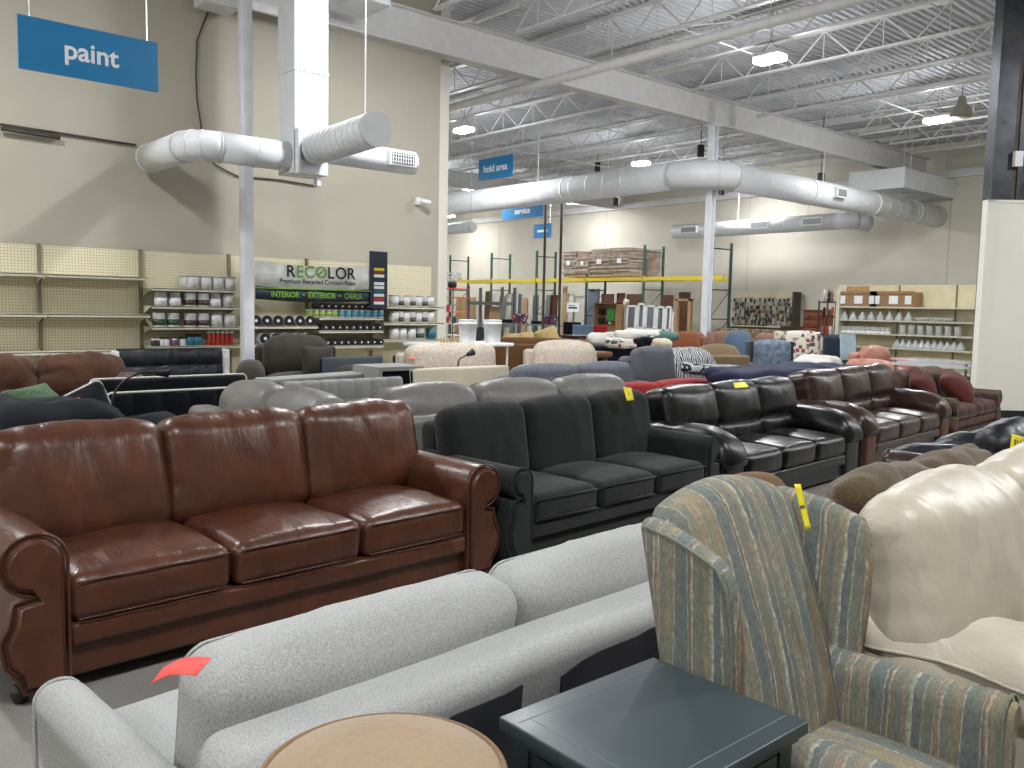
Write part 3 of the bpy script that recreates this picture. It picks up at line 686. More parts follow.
def can_proto(r, h, lab_m, body_m, band=(.12, .88)):
    t = thing('paint_can', '', 'paint can')
    MB().lathe([(r*.96, 0), (r, .006), (r, h-.012), (r*1.03, h-.006), (r*1.03, h), (r*.9, h), (r*.88, h-.008)], 18).build('can_body', body_m, t)
    MB().lathe([(r*1.01, h*band[0]), (r*1.01, h*band[1])], 18).build('can_label', lab_m, t)
    m = MB().tube([(0, -r, h*.75), (r*.5, -r*.95, h*.5), (r*1.1, 0, h*.3), (r*.5, r*.95, h*.5), (0, r, h*.75)], .003, 4); m.build('bail_handle', M['canm'], t)
    return t
def place_row(proto, ys, z, x, lab, grp):
    """first call moves the prototype itself, later calls copy it"""
    ch = kids(proto)
    for y in ys:
        if not proto.get('used'):
            proto['used'] = 1; proto.location = (x, y, z); proto['label'] = lab; proto['group'] = grp
        else:
            c = dup(proto, (x, y, z), label=lab, group=grp, ch=ch); c.rotation_euler = proto.rotation_euler
def yat(px, x): return atx(px, 320, x).y
def lab_band(o, k): pass
can_w = can_proto(.083, .19, M['canb'], M['canm']); can_d = can_proto(.083, .19, M['cand'], M['canb'], (.1, .5)); can_g = can_proto(.083, .19, M['cang'], M['canb'], (.12, .55))
can_s = can_proto(.083, .19, M['wht'], M['canm'], (.1, .6))
xf = XP+.30
def spread(a, b, n): return [a+(b-a)*i/(n-1) for i in range(n)]
place_row(can_w, [yat(p, xf) for p in (193, 206, 217.5, 230)], C4[0], xf, 'white gallon paint can on the topmost can shelf', 'paint cans on the topmost can shelf')
place_row(can_s, [yat(p, xf) for p in (161, 175, 215)], C4[1], xf, 'white gallon can with a plain label on the second can shelf', 'plain labelled cans on the second can shelf')
place_row(can_d, [yat(p, xf) for p in (190, 203)], C4[1], xf, 'white gallon can with a dark brown label patch', 'brown labelled cans on the second can shelf')
place_row(can_w, [yat(228, xf)], C4[1], xf, 'silver white can at the right end of the second can shelf', 'can at the end of the second can shelf')
place_row(can_g, [yat(p, xf) for p in (159, 173)], C4[2], xf, 'white gallon can with a green label patch', 'green labelled cans on the third can shelf')
place_row(can_d, [yat(p, xf) for p in (190, 203)], C4[2], xf, 'white can with a near black label patch on the third can shelf', 'black labelled cans on the third can shelf')
place_row(can_w, [yat(p, xf) for p in (216, 229)], C4[2], xf, 'white gallon can at the right of the third can shelf', 'white cans at the right of the third can shelf')
# back rows seen as the pale cans behind
xb = XP+.10
place_row(can_w, [yat(p, xb) for p in (186,)], C4[0], xb, 'white gallon can behind the row on the topmost can shelf', 'can behind the topmost row')
# small jars and spray cans on the lowest shelf
def jar(r, h, mb, mc): 
    t = thing('paint_jar', '', 'jar'); MB().lathe([(r*.9, 0), (r, .01), (r, h*.75), (r*.8, h*.8)], 14).build('jar_body', mb, t); MB().lathe([(r*.85, h*.8), (r*.85, h), (0.001, h)], 14).build('jar_lid', mc, t); return t
j1 = jar(.035, .1, M['canblk'], M['wht']); j2 = jar(.045, .12, M['canb'], M['cand']); j3 = jar(.055, .1, M['purple'], M['wht']); j4 = jar(.07, .16, M['teal'], M['canblk'])
place_row(j1, [yat(p, xf) for p in (153, 157.5)], C4[3], xf, 'small black paint jar on the lowest can shelf', 'small black paint jars')
place_row(j2, [yat(p, xf) for p in (161.5, 166, 182.5)], C4[3], xf, 'small white paint jar on the lowest can shelf', 'small white paint jars')
place_row(j3, [yat(174, xf)], C4[3], xf, 'purple paint jar on the lowest can shelf', 'purple paint jar')
place_row(j4, [yat(p, xf) for p in (190, 197)], C4[3], xf, 'teal paint tin on the lowest can shelf', 'teal paint tins')
sp = thing('spray_can', '', 'spray can'); MB().lathe([(.032, 0), (.032, .15), (.02, .17)], 14).build('can_body', M['ored'], sp); MB().lathe([(.024, .17), (.024, .2), (.01, .205)], 12).build('cap', M['wht'], sp)
place_row(sp, [yat(p, xf) for p in (208.5, 213, 217.5, 222, 226.5, 231)], C4[3], xf, 'red spray can on the lowest can shelf', 'red spray cans')
# cans lying on their sides, lids outward
def lying(r, L, mside, mlid, mdot, mring=None):
    t = thing('paint_can', '', 'paint can')
    MB().cyl((-L, 0, r), (0, 0, r), r, 20).build('can_body', mside, t)
    MB().cyl((0, 0, r), (.006, 0, r), r*.97, 20).build('can_lid', mlid, t)
    MB().cyl((.006, 0, r), (.009, 0, r), r*.28, 14).build('lid_dot', mdot, t)
    return t
big = lying(.083, .3, M['canb'], M['canblk'], M['wht']); xl = XP+.41
place_row(big, [yat(p, xl) for p in (256, 267, 278, 289, 300, 310)], D2[0], xl, 'gallon can lying with its black lid outward, upper of two rows', 'gallon cans lying on the upper shelf')
place_row(big, [yat(p, xl) for p in (265, 276, 287, 298, 308.5)], D2[1], xl, 'gallon can lying with its black lid outward, lower of two rows', 'gallon cans lying on the lower shelf')
sm = lying(.052, .25, M['cand'], M['canblk'], M['wht'])
place_row(sm, spread(yat(322, xl), yat(381, xl), 10), E3[0]+.125, xl, 'quart can lying with its black lid outward, in the top row under the banner', 'quart cans lying in the top row')
place_row(sm, spread(yat(326, xl), yat(380, xl), 9), E3[1], xl, 'quart can lying with its black lid outward, in the middle row', 'quart cans lying in the middle row')
place_row(sm, spread(yat(321, xl), yat(381, xl), 10), E3[2], xl, 'quart can lying with its black lid outward, in the bottom row', 'quart cans lying in the bottom row')
qb = can_proto(.055, .12, M['canbl'], M['wht']); qg = can_proto(.055, .12, M['canlg'], M['wht'])
place_row(qg, spread(yat(309, xl-.06), yat(334, xl-.06), 5), E3[0], xl-.06, 'quart can with a lime green label under the banner', 'lime labelled quart cans')
place_row(qb, spread(yat(341, xl-.06), yat(380, xl-.06), 7), E3[0], xl-.06, 'quart can with a light blue label under the banner', 'blue labelled quart cans')
for o, ln in ((F3[0], 'top'), (F3[1], 'middle')):
    place_row(can_w, [yat(p, xf) for p in (393.5, 405, 417, 429)], o, xf, 'white can on the %s shelf at the end of the paint wall' % ln, 'white cans on the %s end shelf' % ln)
    place_row(can_d, [yat(p, xf) for p in (399, 411, 423)], o, xf, 'brown labelled can on the %s shelf at the end of the paint wall' % ln, 'brown cans on the %s end shelf' % ln)
place_row(can_w, [yat(p, xf) for p in (394, 402, 411)], F3[2], xf, 'white can on the bottom shelf at the end of the paint wall', 'white cans on the bottom end shelf')
place_row(can_g, [yat(p, xf) for p in (420,)], F3[2], xf, 'green labelled can on the bottom end shelf', 'green can on the bottom end shelf')
tl = can_proto(.083, .19, M['teal'], M['canm'], (.02, .95)); place_row(tl, [yat(431, xf)], F3[2], xf, 'teal paint can at the end of the bottom shelf', 'teal can')
# banner
b0 = atx(255, 260, XP+.5); b1 = atx(370, 302, XP+.5); W = b1.y-b0.y; zt0, zb0 = b0.z, atx(255, 299, XP+.5).z
t = thing('banner', 'white and slate banner reading RECOLOR above the lying cans', 'banner', (XP+.5, b0.y, 0))
def ban(m, z0, z1):
    v = []; f = []; n = 40
    for i in range(n+1):
        u = i/n; sag = -.05*math.sin(PI*u)+.0; dx = .012*math.sin(u*17)+.01*math.sin(u*41)
        for z in (z0, z1):
            for k in (0, .004): v.append((dx+k, W*u, z+sag*(1 if z == z1 and z1 > zt0-.05 else .6)))
    for i in range(n):
        a = 4*i; b_ = 4*i+4
        f += [(a+1, b_+1, b_+3, a+3), (a, a+2, b_+2, b_), (a+2, a+3, b_+3, b_+2), (a, b_, b_+1, a+1)]
    return m.add(v, f, None, 0, True)
H_ = zt0-zb0; zs = zb0+H_*.34
ban(MB(), zs, zt0).build('upper_cloth', M['banw'], t); ban(MB(), zb0, zs).build('lower_cloth', M['bang'], t)
MB().box(.0, .03, 0, W, zs-.035, zs-.02).build('green_line', M['lime'], t)
zz = zb0+H_*.74
xc = W*.25
for ch_, mt_ in zip('RECOLOR', ('ink', 'lime', 'lime', 'lime', 'ink', 'ink', 'ink')):
    o = text('lettering', ch_, .25, M[mt_], face_x(.034, 0, zz), t, bold=.003); ys_ = [v.co.y for v in o.data.vertices]
    for v in o.data.vertices: v.co.y += xc-min(ys_)
    if ch_ == 'O' and mt_ == 'lime': MB().tube([(.036, xc+.04, zz-.03), (.036, xc+.08, zz), (.036, xc+.15, zz+.06)], .012, 6).build('leaf_mark', M['lime'], t)
    xc += max(ys_)-min(ys_)+.022
text('lettering', 'Premium Recycled Content Paint', .1, M['ink'], face_x(.03, W*.52, zb0+H_*.49), t, bold=.001, width=W*.66)
text('lettering', 'INTERIOR  •  EXTERIOR  •  CHALK', .12, M['lime'], face_x(.03, W*.52, zb0+H_*.13), t, bold=.002, width=W*.8)
# dark standing panel
s0 = atx(370, 251, XP+.5); s1 = atx(386.5, 316, XP+.5)
t = thing('sign_panel', 'tall navy sign panel with colour rows right of the banner', 'sign', (XP+.52, (s0.y+s1.y)/2, s1.z)); hw = (s1.y-s0.y)/2; hh = s0.z-s1.z
MB().box(-.04, .0, -hw, hw, .12, hh).build('board', M['dkblue'], t)
for k, (c_, z) in enumerate((('darkblue', .86), ('darkblue', .78), ('yellow', .70), ('rust', .66), ('whitep', .60), ('whitep', .48), ('whitep', .42), ('teal', .36), ('whitep', .30), ('ored', .24), ('whitep', .18))):
    MB().box(0, .005, -hw*.6, hw*.6, hh*z, hh*(z+.045)).build('colour_strip', M[c_], t)
# bird shaped yellow tag hanging: skip; little figure display at shelf end
#==FAR==
# ------------------------------------------------------------------ pallet racks along the back
YR = 24.2
def rxx(px): return aty(px, 300, YR).x
ups = [-32.5, -29.45, -26.5, -23.6, -20.7, -17.72]
zb = aty(570, 280, YR).z
for i, x in enumerate(ups):
    ztop = aty(642, 245, YR).z if i not in (3,) else zb+.35
    t = tag(MB().build('x', M['ink']), None, None) if False else None
    m = MB()
    for y in (0, 1.07): m.box(-.04, .04, y-.035, y+.035, 0, ztop)
    for z in (.2, 1.2, 2.2, ztop-.25): m.box(-.015, .015, 0, 1.07, z, z+.04) if z < ztop else None
    for z in (.25, 1.25): m.cyl((0, 0, z), (0, 1.07, z+.95), .015, 5)
    ls = ['first from the paint wall', 'second from the paint wall', 'third, beside the dark poles', 'short one under the cardboard bundles', 'right of the cardboard bundles', 'last, right of the white steel column']
    tag(m.build('rack_upright', M['rgreen'], None, (x, YR, 0)), 'green pallet rack upright frame, '+ls[i], 'rack frame')
for i in range(len(ups)-1):
    t = thing('rack_beam', 'yellow pallet rack beam, %s bay from the paint wall' % ('first', 'second', 'third', 'fourth', 'fifth')[i], 'rack beam', (ups[i], YR, zb))
    L = ups[i+1]-ups[i]
    MB().box(.04, L-.04, -.05, -.0, -.06, .07).box(.02, .06, -.06, .02, -.1, .1).box(L-.06, L-.02, -.06, .02, -.1, .1).build('front_beam', M['yel'], t)
    MB().box(.04, L-.04, 1.07, 1.12, -.06, .07).build('rear_beam', M['yel'], t)
    mm = MB()
    for k in range(5): mm.box(L*(k+.5)/5-.03, L*(k+.5)/5+.03, 0, 1.07, -.02, .02)
    mm.build('cross_bar', M['steelw'], t)
t = thing('rack_beam', 'short yellow rack beam end sticking out right of the steel column', 'rack beam', (ups[5], YR, zb)); MB().box(.04, .5, -.05, 0, -.06, .07).build('front_beam', M['yel'], t)
# bundles of flattened cardboard
for k, (pa, pb, pt, lab) in enumerate(((563, 577, 250, 'wrapped bundle of flattened cardboard at the left on the rack'), (577.5, 590, 251, 'wrapped bundle of flattened cardboard, second from the left on the rack'), (590.5, 611, 249, 'wrapped bundle of flattened cardboard in the middle of the rack load'), (611.5, 630, 249, 'wrapped bundle of flattened cardboard at the right on the rack'))):
    xa, xb_ = rxx(pa), rxx(pb); ztp = aty(600, pt, YR).z; n = 22
    t = thing('cardboard_bundle', lab, 'cardboard bundle', ((xa+xb_)/2, YR+.5, zb+.11))
    m = MB(); H_ = ztp-zb-.1
    MB().box(-(xb_-xa)/2, (xb_-xa)/2, -.48, .48, 0, .1).build('pallet', M['doort'], t)
    for q in range(n):
        z = .1+(H_-.1)*q/n; d = rnd.uniform(-.01, .11); e = rnd.uniform(-.11, .01); bl_ = .04*math.sin(PI*q/n)
        m.box(-(xb_-xa)/2-d*.5-bl_*.5, (xb_-xa)/2+e*.5, -.5-d-bl_, .5+e, z, z+(H_-.1)/n*.82)
    m.build('sheets', M['bundle'], t)
    MB().box(-(xb_-xa)*.12, (xb_-xa)*.12, -.66, -.65, H_*.45, H_*.62).build('paper_label', M['whitep'], t)
# leaning sheet behind
tag(MB().box(-.5, .5, -.02, .02, 0, 1.05).build('board_sheet', M['bundle'], None, (rxx(634), YR+.9, zb+.07)), 'grey brown sheet standing behind the cardboard bundles', 'sheet')
# doors and panels leaning under the racks
doors = [(455, 473, 297, 'doort'), (474, 482, 296, 'doorw'), (484, 489, 291, 'doorb'), (490, 497, 293, 'doorw'), (498, 504, 296, 'doorg'), (505, 509, 294, 'doorw'), (510, 513, 293, 'doorg'), (513.5, 517, 293, 'doorw'), (517.5, 521, 294, 'doorgb'), (521.5, 526, 298, 'doort'), (527, 532, 295, 'doorw'), (533, 538, 295, 'doorg'), (539, 543, 296, 'doorw'), (545, 549, 295, 'doorg'), (549.5, 556, 295, 'doorb'), (561, 565, 286, 'doort'), (566, 572, 294, 'doorw'), (573, 585, 296, 'doorw'), (587, 598, 289, 'doorgb'),
         (601, 613, 294, 'doorb'), (616, 624, 293, 'doorb'), (625, 640, 294, 'doorb'), (661, 672, 295, 'doorb'), (678, 689, 292, 'doorb')]
near_ = {}
cn = dict(doort='tan', doorw='white', doorb='dark brown', doorg='grey', doorgb='blue grey')
for k, (pa, pb, pt, mt) in enumerate(doors):
    yy = YR+.35+.12*(k % 3); xa, xb_ = aty(pa, 300, yy).x, aty(pb, 300, yy).x; hgt = aty((pa+pb)/2, pt, yy).z; W = xb_-xa
    where = 'under the first rack bays' if pa < 500 else ('under the second and third rack bays' if pa < 560 else 'below the cardboard bundles' if pa < 640 else 'near the white steel column')
    t = thing('salvaged_door', '%s salvaged door or panel leaning %s' % (cn[mt], where), 'door panel', ((xa+xb_)/2, yy, 0), 0, 'salvaged %s doors %s' % (cn[mt], where))
    T = TR(rx=rnd.uniform(-.06, -.02))
    MB().box(-W/2, W/2, -.02, .02, 0, hgt, T).build('slab', M[mt], t)
    fr_ = MB()
    if W > .3:
        for (z0_, z1_) in ((.2, .9), (1.05, 1.85)):
            fr_.box(-W/2+.08, W/2-.08, -.028, -.02, z0_, min(z1_, hgt-.1), T); 
        fr_.build('raised_panel', M[mt], t)
    MB().cyl(T @ Vector((W*.38, -.02, 1.0)), T @ Vector((W*.38, -.07, 1.0)), .02, 8).build('knob', M['chrome'], t)
# framed piece with glass among doors
# white framed windows leaning
for k, (pa, pb, pt) in enumerate(((626, 636, 305), (637, 644, 303), (645, 655, 305), (656, 664, 306), (665, 671, 306), (672, 676, 311))):
    yy = YR-1.2-.05*(k % 2); xa, xb_ = aty(pa, 300, yy).x, aty(pb, 300, yy).x; hgt = aty((pa+pb)/2, pt, yy).z; W = xb_-xa
    t = thing('salvaged_window', 'white framed window leaning below the rack, left of the steel column', 'window', ((xa+xb_)/2, yy, 0), 0, 'white framed windows below the rack')
    T = TR(rx=-.05); b = .07
    MB().box(-W/2, -W/2+b, -.03, .03, 0, hgt, T).box(W/2-b, W/2, -.03, .03, 0, hgt, T).box(-W/2, W/2, -.03, .03, hgt-b, hgt, T).box(-W/2, W/2, -.03, .03, 0, b, T).box(-W/2, W/2, -.03, .03, hgt*.5-.03, hgt*.5+.03, T).build('frame', M['whitep'], t)
    MB().box(-W/2+b, W/2-b, -.004, .004, b, hgt-b, T).build('pane', M['pane'], t)
for k, (pa, pb, pt, lab) in enumerate(((677, 680, 299, 'tan wooden door frame jamb, left leg'), (687.5, 692, 296, 'tan wooden door frame jamb, right leg'))): pass
yy = YR-1.25; xa, xb_ = aty(676, 300, yy).x, aty(692, 300, yy).x; hg = aty(684, 299, yy).z
t = thing('door_frame', 'tan wooden door frame standing next to the white steel column', 'door frame', ((xa+xb_)/2, yy, 0)); t['kind'] = 'thing'
W = xb_-xa; MB().box(-W/2, -W/2+.12, -.06, .06, 0, hg).box(W/2-.12, W/2, -.06, .06, 0, hg).box(-W/2, W/2, -.06, .06, hg-.06, hg).build('jamb', M['doort'], t)
# plastic strips hanging: back left shelving with red shelves and dark goods
p = aty(448, 300, 15.5)
t = thing('display_stand', 'wire display stand with red shelves past the end of the paint wall', 'display stand', (p.x+.2, 15.5, 0))
for z in (.6, .95, 1.3, 1.72, 1.98): MB().box(-.45, .45, -.3, .3, z, z+.03).build('shelf', M['redtag'] if z > 1.2 else M['steelw'], t)
m = MB()
for x_ in (-.45, .45):
    for y_ in (-.3, .3): m.cyl((x_, y_, 0), (x_, y_, 2.1), .015, 6)
m.build('frame', M['darkm'], t)
for k in range(9):
    q = MB().rbox((0, 0, .09), (.05, .05, .09), .02, n=(1, 1, 1), k=2).cyl((0, 0, .18), (0, 0, .22), .02, 8)
    tag(q.build('bottle', M[['canb', 'canblk', 'redtag', 'wht', 'teal'][k % 5]], None, (p.x-.1+.14*(k % 5), 15.4, (.98 if k < 5 else 1.33))), 'small bottle on the red wire display stand', 'bottle', 'bottles on the wire display stand')
t = thing('planter', 'silvery artificial plant in a black pot on top of the display stand', 'plant', (p.x+.2, 15.5, 2.01))
MB().lathe([(.08, 0), (.13, .05), (.14, .16), (.1, .2)], 14).build('pot', M['blackm'], t); m = MB()
for k in range(70):
    a_ = rnd.uniform(0, 2*PI); rr = rnd.uniform(.05, .3); zz = rnd.uniform(.2, .48); m.rbox((rr*math.cos(a_), rr*math.sin(a_), zz), (.035, .02, .02), .015, n=(1, 1, 1), k=1)
m.build('foliage', M['frost'], t)
# dark grey shelf rack between
x0_ = aty(468, 300, 20).x
t = thing('metal_rack', 'grey metal rack holding chairs and boards beyond the display stand', 'rack', (x0_, 20, 0))
m = MB()
for x_ in (0, 2.0):
    for y_ in (0, .6): m.box(x_-.05, x_+.05, y_-.04, y_+.04, 0, 2.2)
m.build('frame', M['doorg'], t)
for z in (.75, 1.55): MB().box(0, 2.0, 0, .6, z, z+.12).build('shelf', M['doorg'], t)
tag(MB().box(-.4, .4, -.02, .02, 0, .62, TR(rx=-.1)).build('board', M['doort'], None, (x0_+1.3, 20.3, .87)), 'tan board standing on the grey metal rack', 'board')
tag(MB().box(-.4, .4, -.25, .25, 0, .6).build('cabinet_box', M['blackm'], None, (x0_+.5, 20.3, .1)), 'black cabinet on the bottom of the grey metal rack', 'cabinet')
# low counter line with objects (x 480..600 px)
yy = 19.5; xa, xb_ = aty(492, 325, yy).x, aty(600, 325, yy).x
zc_ = aty(540, 324, yy).z
t = thing('work_table', 'long dark table carrying boxes, beyond the sofas', 'table', ((xa+xb_)/2, yy, 0)); W = xb_-xa
MB().box(-W/2, W/2, -.4, .4, zc_-.05, zc_).build('table_top', M['doorg'], t)
for sx_ in (-1, 1):
    for sy_ in (-1, 1): MB().box(sx_*(W/2-.1)-.04, sx_*(W/2-.1)+.04, sy_*.34-.04, sy_*.34+.04, 0, zc_-.05).build('leg', M['darkm'], t)
boxm = speckle('game_box_print', (60, 40, 60), [(170, 60, 60), (60, 60, 150), (190, 180, 190), (90, 40, 60), (40, 40, 70)], 14)
for k, (px, w_, h_, mt, lab) in enumerate(((520, .5, .32, boxm, 'purple and red printed box on the long dark table'), (550, .45, .28, boxm, 'white and red printed box on the long dark table, by the right dark pole'), (537, .3, .1, 'navy', 'folded dark blue cloth on the long dark table'), (508, .4, .12, 'navy', 'blue bundle near the left end of the long dark table'))):
    q = aty(px, 320, yy-.1); mm_ = mt if not isinstance(mt, str) else M[mt]
    tag(MB().rbox((0, 0, h_/2), (w_/2, .15, h_/2), .02, n=(2, 2, 2), k=1).box(-w_/2+.04, w_/2-.04, -.158, -.15, .04, h_-.04).build('storage_box', mm_, None, (q.x, yy-.1, zc_)), lab, 'box')
def chair(px, y, mt, lab, h=.85, w_=.5, cat='office chair'):
    q = aty(px, 330, y); t = thing('task_chair', lab, cat, (q.x, y, 0), -PI/4)
    MB().rbox((0, 0, .47), (w_/2, w_/2, .04), .03, n=(2, 2, 1)).build('seat', M[mt], t); MB().rbox((-w_/2+.03, 0, h-.18), (.035, w_/2, .2), .03, n=(1, 2, 2)).build('backrest', M[mt], t)
    m = MB().cyl((0, 0, .1), (0, 0, .44), .03, 8)
    for k in range(5): a_ = k*2*PI/5; m.cyl((0, 0, .12), (.27*math.cos(a_), .27*math.sin(a_), .04), .02, 6)
    m.build('base', M['blackm'], t); MB().box(-w_/2, -w_/2+.03, -.03, .03, .45, .7).build('back_bar', M['blackm'], t)
chair(583, 17.8, 'bluec', 'pale blue office chair beyond the sofas, left of the tool display', 1.0, .6)
chair(599, 18.4, 'red', 'dark red chair beside the pale blue office chair', .98, .5)
chair(572, 18.6, 'navy', 'navy chair under the white price notice', 1.05, .55)
q = aty(573, 308, 18.2)
t = thing('notice_sign', 'small white paper notice standing over the navy chair', 'sign', (q.x, 18.2, q.z)); MB().box(-.25, .25, -.01, .01, -.12, .16).build('paper', M['whitep'], t); MB().box(-.18, .18, -.013, -.01, -.02, .03).box(-.18, .1, -.013, -.01, .06, .08).build('print_lines', M['ink'], t); MB().cyl((0, .02, -q.z+.02), (0, .02, -.1), .012, 6).build('post', M['darkm'], t)
# end display with green package
q0, q1 = aty(600, 305, 20.5), aty(622, 340, 20.5)
t = thing('tool_display', 'wooden display rack with hanging packages and a green bag', 'display rack', ((q0.x+q1.x)/2, 20.5, 0)); W = q1.x-q0.x; hz = aty(611, 303, 20.5).z
MB().box(-W/2, W/2, 0, .04, .2, hz).box(-W/2, W/2, -.3, .04, hz-.03, hz).box(-W/2, -W/2+.05, -.3, .04, 0, hz).box(W/2-.05, W/2, -.3, .04, 0, hz).build('rack_board', M['card'], t)
for k in range(12):
    xx = -W/2+.12+(W-.24)*(k % 6)/5; zz = hz-.28-.3*(k//6)
    tag(MB().rbox((0, 0, 0), (.045, .03, .1), .02, n=(1, 1, 1), k=1).cyl((0, 0, .1), (0, .1, .13), .006, 4).build('hanging_package', M[['canblk', 'canb', 'ored', 'wht', 'cand', 'navy'][(k*5) % 6]], None, ((q0.x+q1.x)/2+xx, 20.38, zz)), 'small package hanging on the wooden display rack', 'package', 'packages hanging on the wooden rack')
tag(MB().rbox((0, 0, 0), (.17, .05, .2), .04, n=(2, 1, 2)).build('green_bag', plain('bright_green', (52, 140, 58), .5), None, ((q0.x+q1.x)/2+.2, 20.3, aty(614, 315, 20.3).z)), 'bright green bag hanging on the wooden display rack', 'bag')
pts = [aty(px, py, 20.6) for px, py in ((622, 330), (623, 318), (624, 308), (627, 300))]
tag(MB().tube(pts, .09, 10).build('rolled_rug', M['offw']), 'pale rolled rug leaning right of the wooden display rack', 'rug')
# hanging goods board on back wall
p0, p1 = aty(735, 292, 27.7), aty(797, 326, 27.7)
t = thing('pegboard_display', 'pegboard display crowded with hanging hardware on the back wall', 'display', (p0.x, 27.75, 0)); W = p1.x-p0.x; TZ = p0.z
MB().box(0, W, 0, .05, .3, TZ).build('pegboard', M['peg'], t); MB().box(W-.03, W+.04, -.4, .06, 0, TZ).build('side_panel', M['darkm'], t)
MB().box(0, W, -.45, .0, .95, .99).build('shelf', M['shelf'], t); MB().box(0, W, -.45, 0, 0, .94).build('base', M['darkm'], t)
gm = [M[k] for k in ('canblk', 'canm', 'darkblue', 'redwood', 'canm', 'canb', 'gblue', 'canb', 'dkblue', 'card')]
protos = []
for k in range(10):
    w_, h_ = rnd.uniform(.018, .045), rnd.uniform(.035, .085)
    protos.append(tag(MB().rbox((0, 0, -h_), (w_, .03, h_), .012, n=(1, 1, 1), k=1).cyl((0, -.02, .01), (0, .2, .02), .005, 4).build('hardware_package', gm[k], None, (p0.x+.1+W*k/11, 27.55, TZ-.25)), 'small hardware package hanging on the back wall pegboard', 'package', 'packages on the back wall pegboard'))
for r_ in range(8):
    for c_ in range(26):
        if r_ == 0 and c_ % 2 == 0: continue
        pr_ = protos[rnd.randrange(10)]
        dup(pr_, (p0.x+.08+(W-.16)*c_/25+rnd.uniform(-.02, .02), 27.55+rnd.uniform(-.03, .03), TZ-.25-.135*r_+rnd.uniform(-.03, .03)), ch=[])
# dresser
p0 = aty(804.5, 309.5, 24); p1 = aty(824.5, 338, 24)
t = thing('dresser', 'tall cherry wood chest of drawers near the back wall', 'dresser', ((p0.x+p1.x)/2, 24, 0)); W = p1.x-p0.x; H_ = p0.z
MB().box(-W/2, W/2, -.05, .45, .06, H_-.04).box(-W/2-.03, W/2+.03, -.08, .47, H_-.04, H_).build('case', M['wood'], t)
for k in range(6):
    z = .12+(H_-.2)*k/6; d = MB().rbox((0, -.06, z+.5*(H_-.2)/6), (W/2-.04, .015, .43*(H_-.2)/6), .008, n=(1, 1, 1), k=1).build('drawer', M['wood'], t)
    for s_ in (-.22, .22): MB().cyl((s_*W, -.07, z+.12), (s_*W, -.1, z+.12), .018, 8).build('knob', M['darkm'], d)
for s_ in (-1, 1): MB().cyl((s_*(W/2-.05), .0, 0), (s_*(W/2-.05), .0, .06), .03, 8).build('foot', M['wood'], t)
tag(MB().box(-.6, .6, 0, .4, 0, 1.05).box(-.55, .55, -.02, 0, .1, .95).build('headboard', M['dkwood'], None, (aty(797, 325, 25).x, 25, 0)), 'dark wooden cabinet left of the cherry dresser', 'cabinet')
# right gondola with glass shades and cartons
YG = 18.5
g0 = aty(838.8, 285, YG); GX0 = g0.x; GW = 5.2
t = thing('shelf_unit', 'cream shelf unit with glass lamp shades and cartons before the back wall', 'shelving', (GX0, YG, 0))
GT = 2.15; MB().box(0, GW, .44, .48, .1, GT).build('back_board', M['peg'] if False else plain('cream_back_board', (214, 205, 172), .6), t)
MB().box(-.03, .05, -.02, .5, 0, GT).build('side_panel', M['shelf'], t); MB().box(.05, GW, .0, .45, 0, .14).build('base_deck', M['shelf'], t)
MB().box(.05, .5, .3, .44, 1.72, GT-.02).build('wood_panel', M['doort'], t)
for x_ in (1.2, 2.42, 3.64): MB().box(x_-.015, x_+.015, .42, .44, 0, GT).build('upright', M['pegup'], t)
GS = [1.665, 1.37, 1.075, .78, .3]
for z in GS: MB().box(.05, GW, .0, .44, z-.03, z).build('shelf', M['shelf'], t)
for k, (px, w_, lab) in enumerate(((858, .95, 'open cardboard carton with white labels, left on the shelf unit'), (893, .98, 'open cardboard carton with white labels, right on the shelf unit'))):
    x_ = aty(px, 300, YG+.1).x
    t = thing('cardboard_box', lab, 'box', (x_, YG+.22, GS[0])); MB().box(-w_/2, w_/2, -.18, .18, 0, .32).box(-w_/2-.0, w_/2, -.2, -.18, .28, .34).build('carton', M['card'], t)
    for s_ in ((-.38, .12), (-.05, .2), (.3, .14)): MB().box(s_[0], s_[0]+s_[1], -.206, -.2, .06, .24).build('paper_label', M['whitep'], t)
def shade():
    t = thing('glass_lampshade', '', 'lamp shade'); MB().lathe([(.085, 0), (.09, .01), (.075, .07), (.045, .12), (.025, .15), (.025, .18)], 14).build('shade_body', M['frost'], t); MB().cyl((0, 0, .17), (0, 0, .19), .028, 12).build('neck_ring', M['canm'], t); return t
sh = shade(); gx = lambda px, y: aty(px, 320, y).x
def prow(proto, xs, y, z, lab, grp):
    ch = kids(proto)
    for x in xs:
        if not proto.get('used'): proto['used'] = 1; proto.location = (x, y, z); proto['label'] = lab; proto['group'] = grp
        else: dup(proto, (x, y, z), label=lab, group=grp, ch=ch)
prow(sh, spread(gx(844, YG+.1), gx(908, YG+.1), 8), YG+.12, GS[1], 'frosted glass lamp shade in the row on the second shelf', 'glass shades on the second shelf')
b_ = thing('glass_bowl', '', 'bowl'); MB().lathe([(.04, 0), (.09, .03), (.11, .08), (.1, .08), (.03, .01)], 14).build('bowl_body', M['glass'], b_); MB().cyl((0, 0, -.0), (0, 0, .008), .045, 12).build('bowl_foot', M['glass'], b_)
prow(b_, spread(gx(919, YG+.1), gx(948, YG+.1), 5), YG+.12, GS[1], 'clear glass bowl on the right of the second shelf', 'glass bowls on the second shelf')
jr = thing('glass_jar', '', 'jar'); MB().lathe([(.055, 0), (.06, .01), (.06, .12), (.045, .14)], 14).build('jar_body', M['glass'], jr); MB().lathe([(.062, .0), (.062, .045)], 14).build('paper_band', M['whitep'], jr)
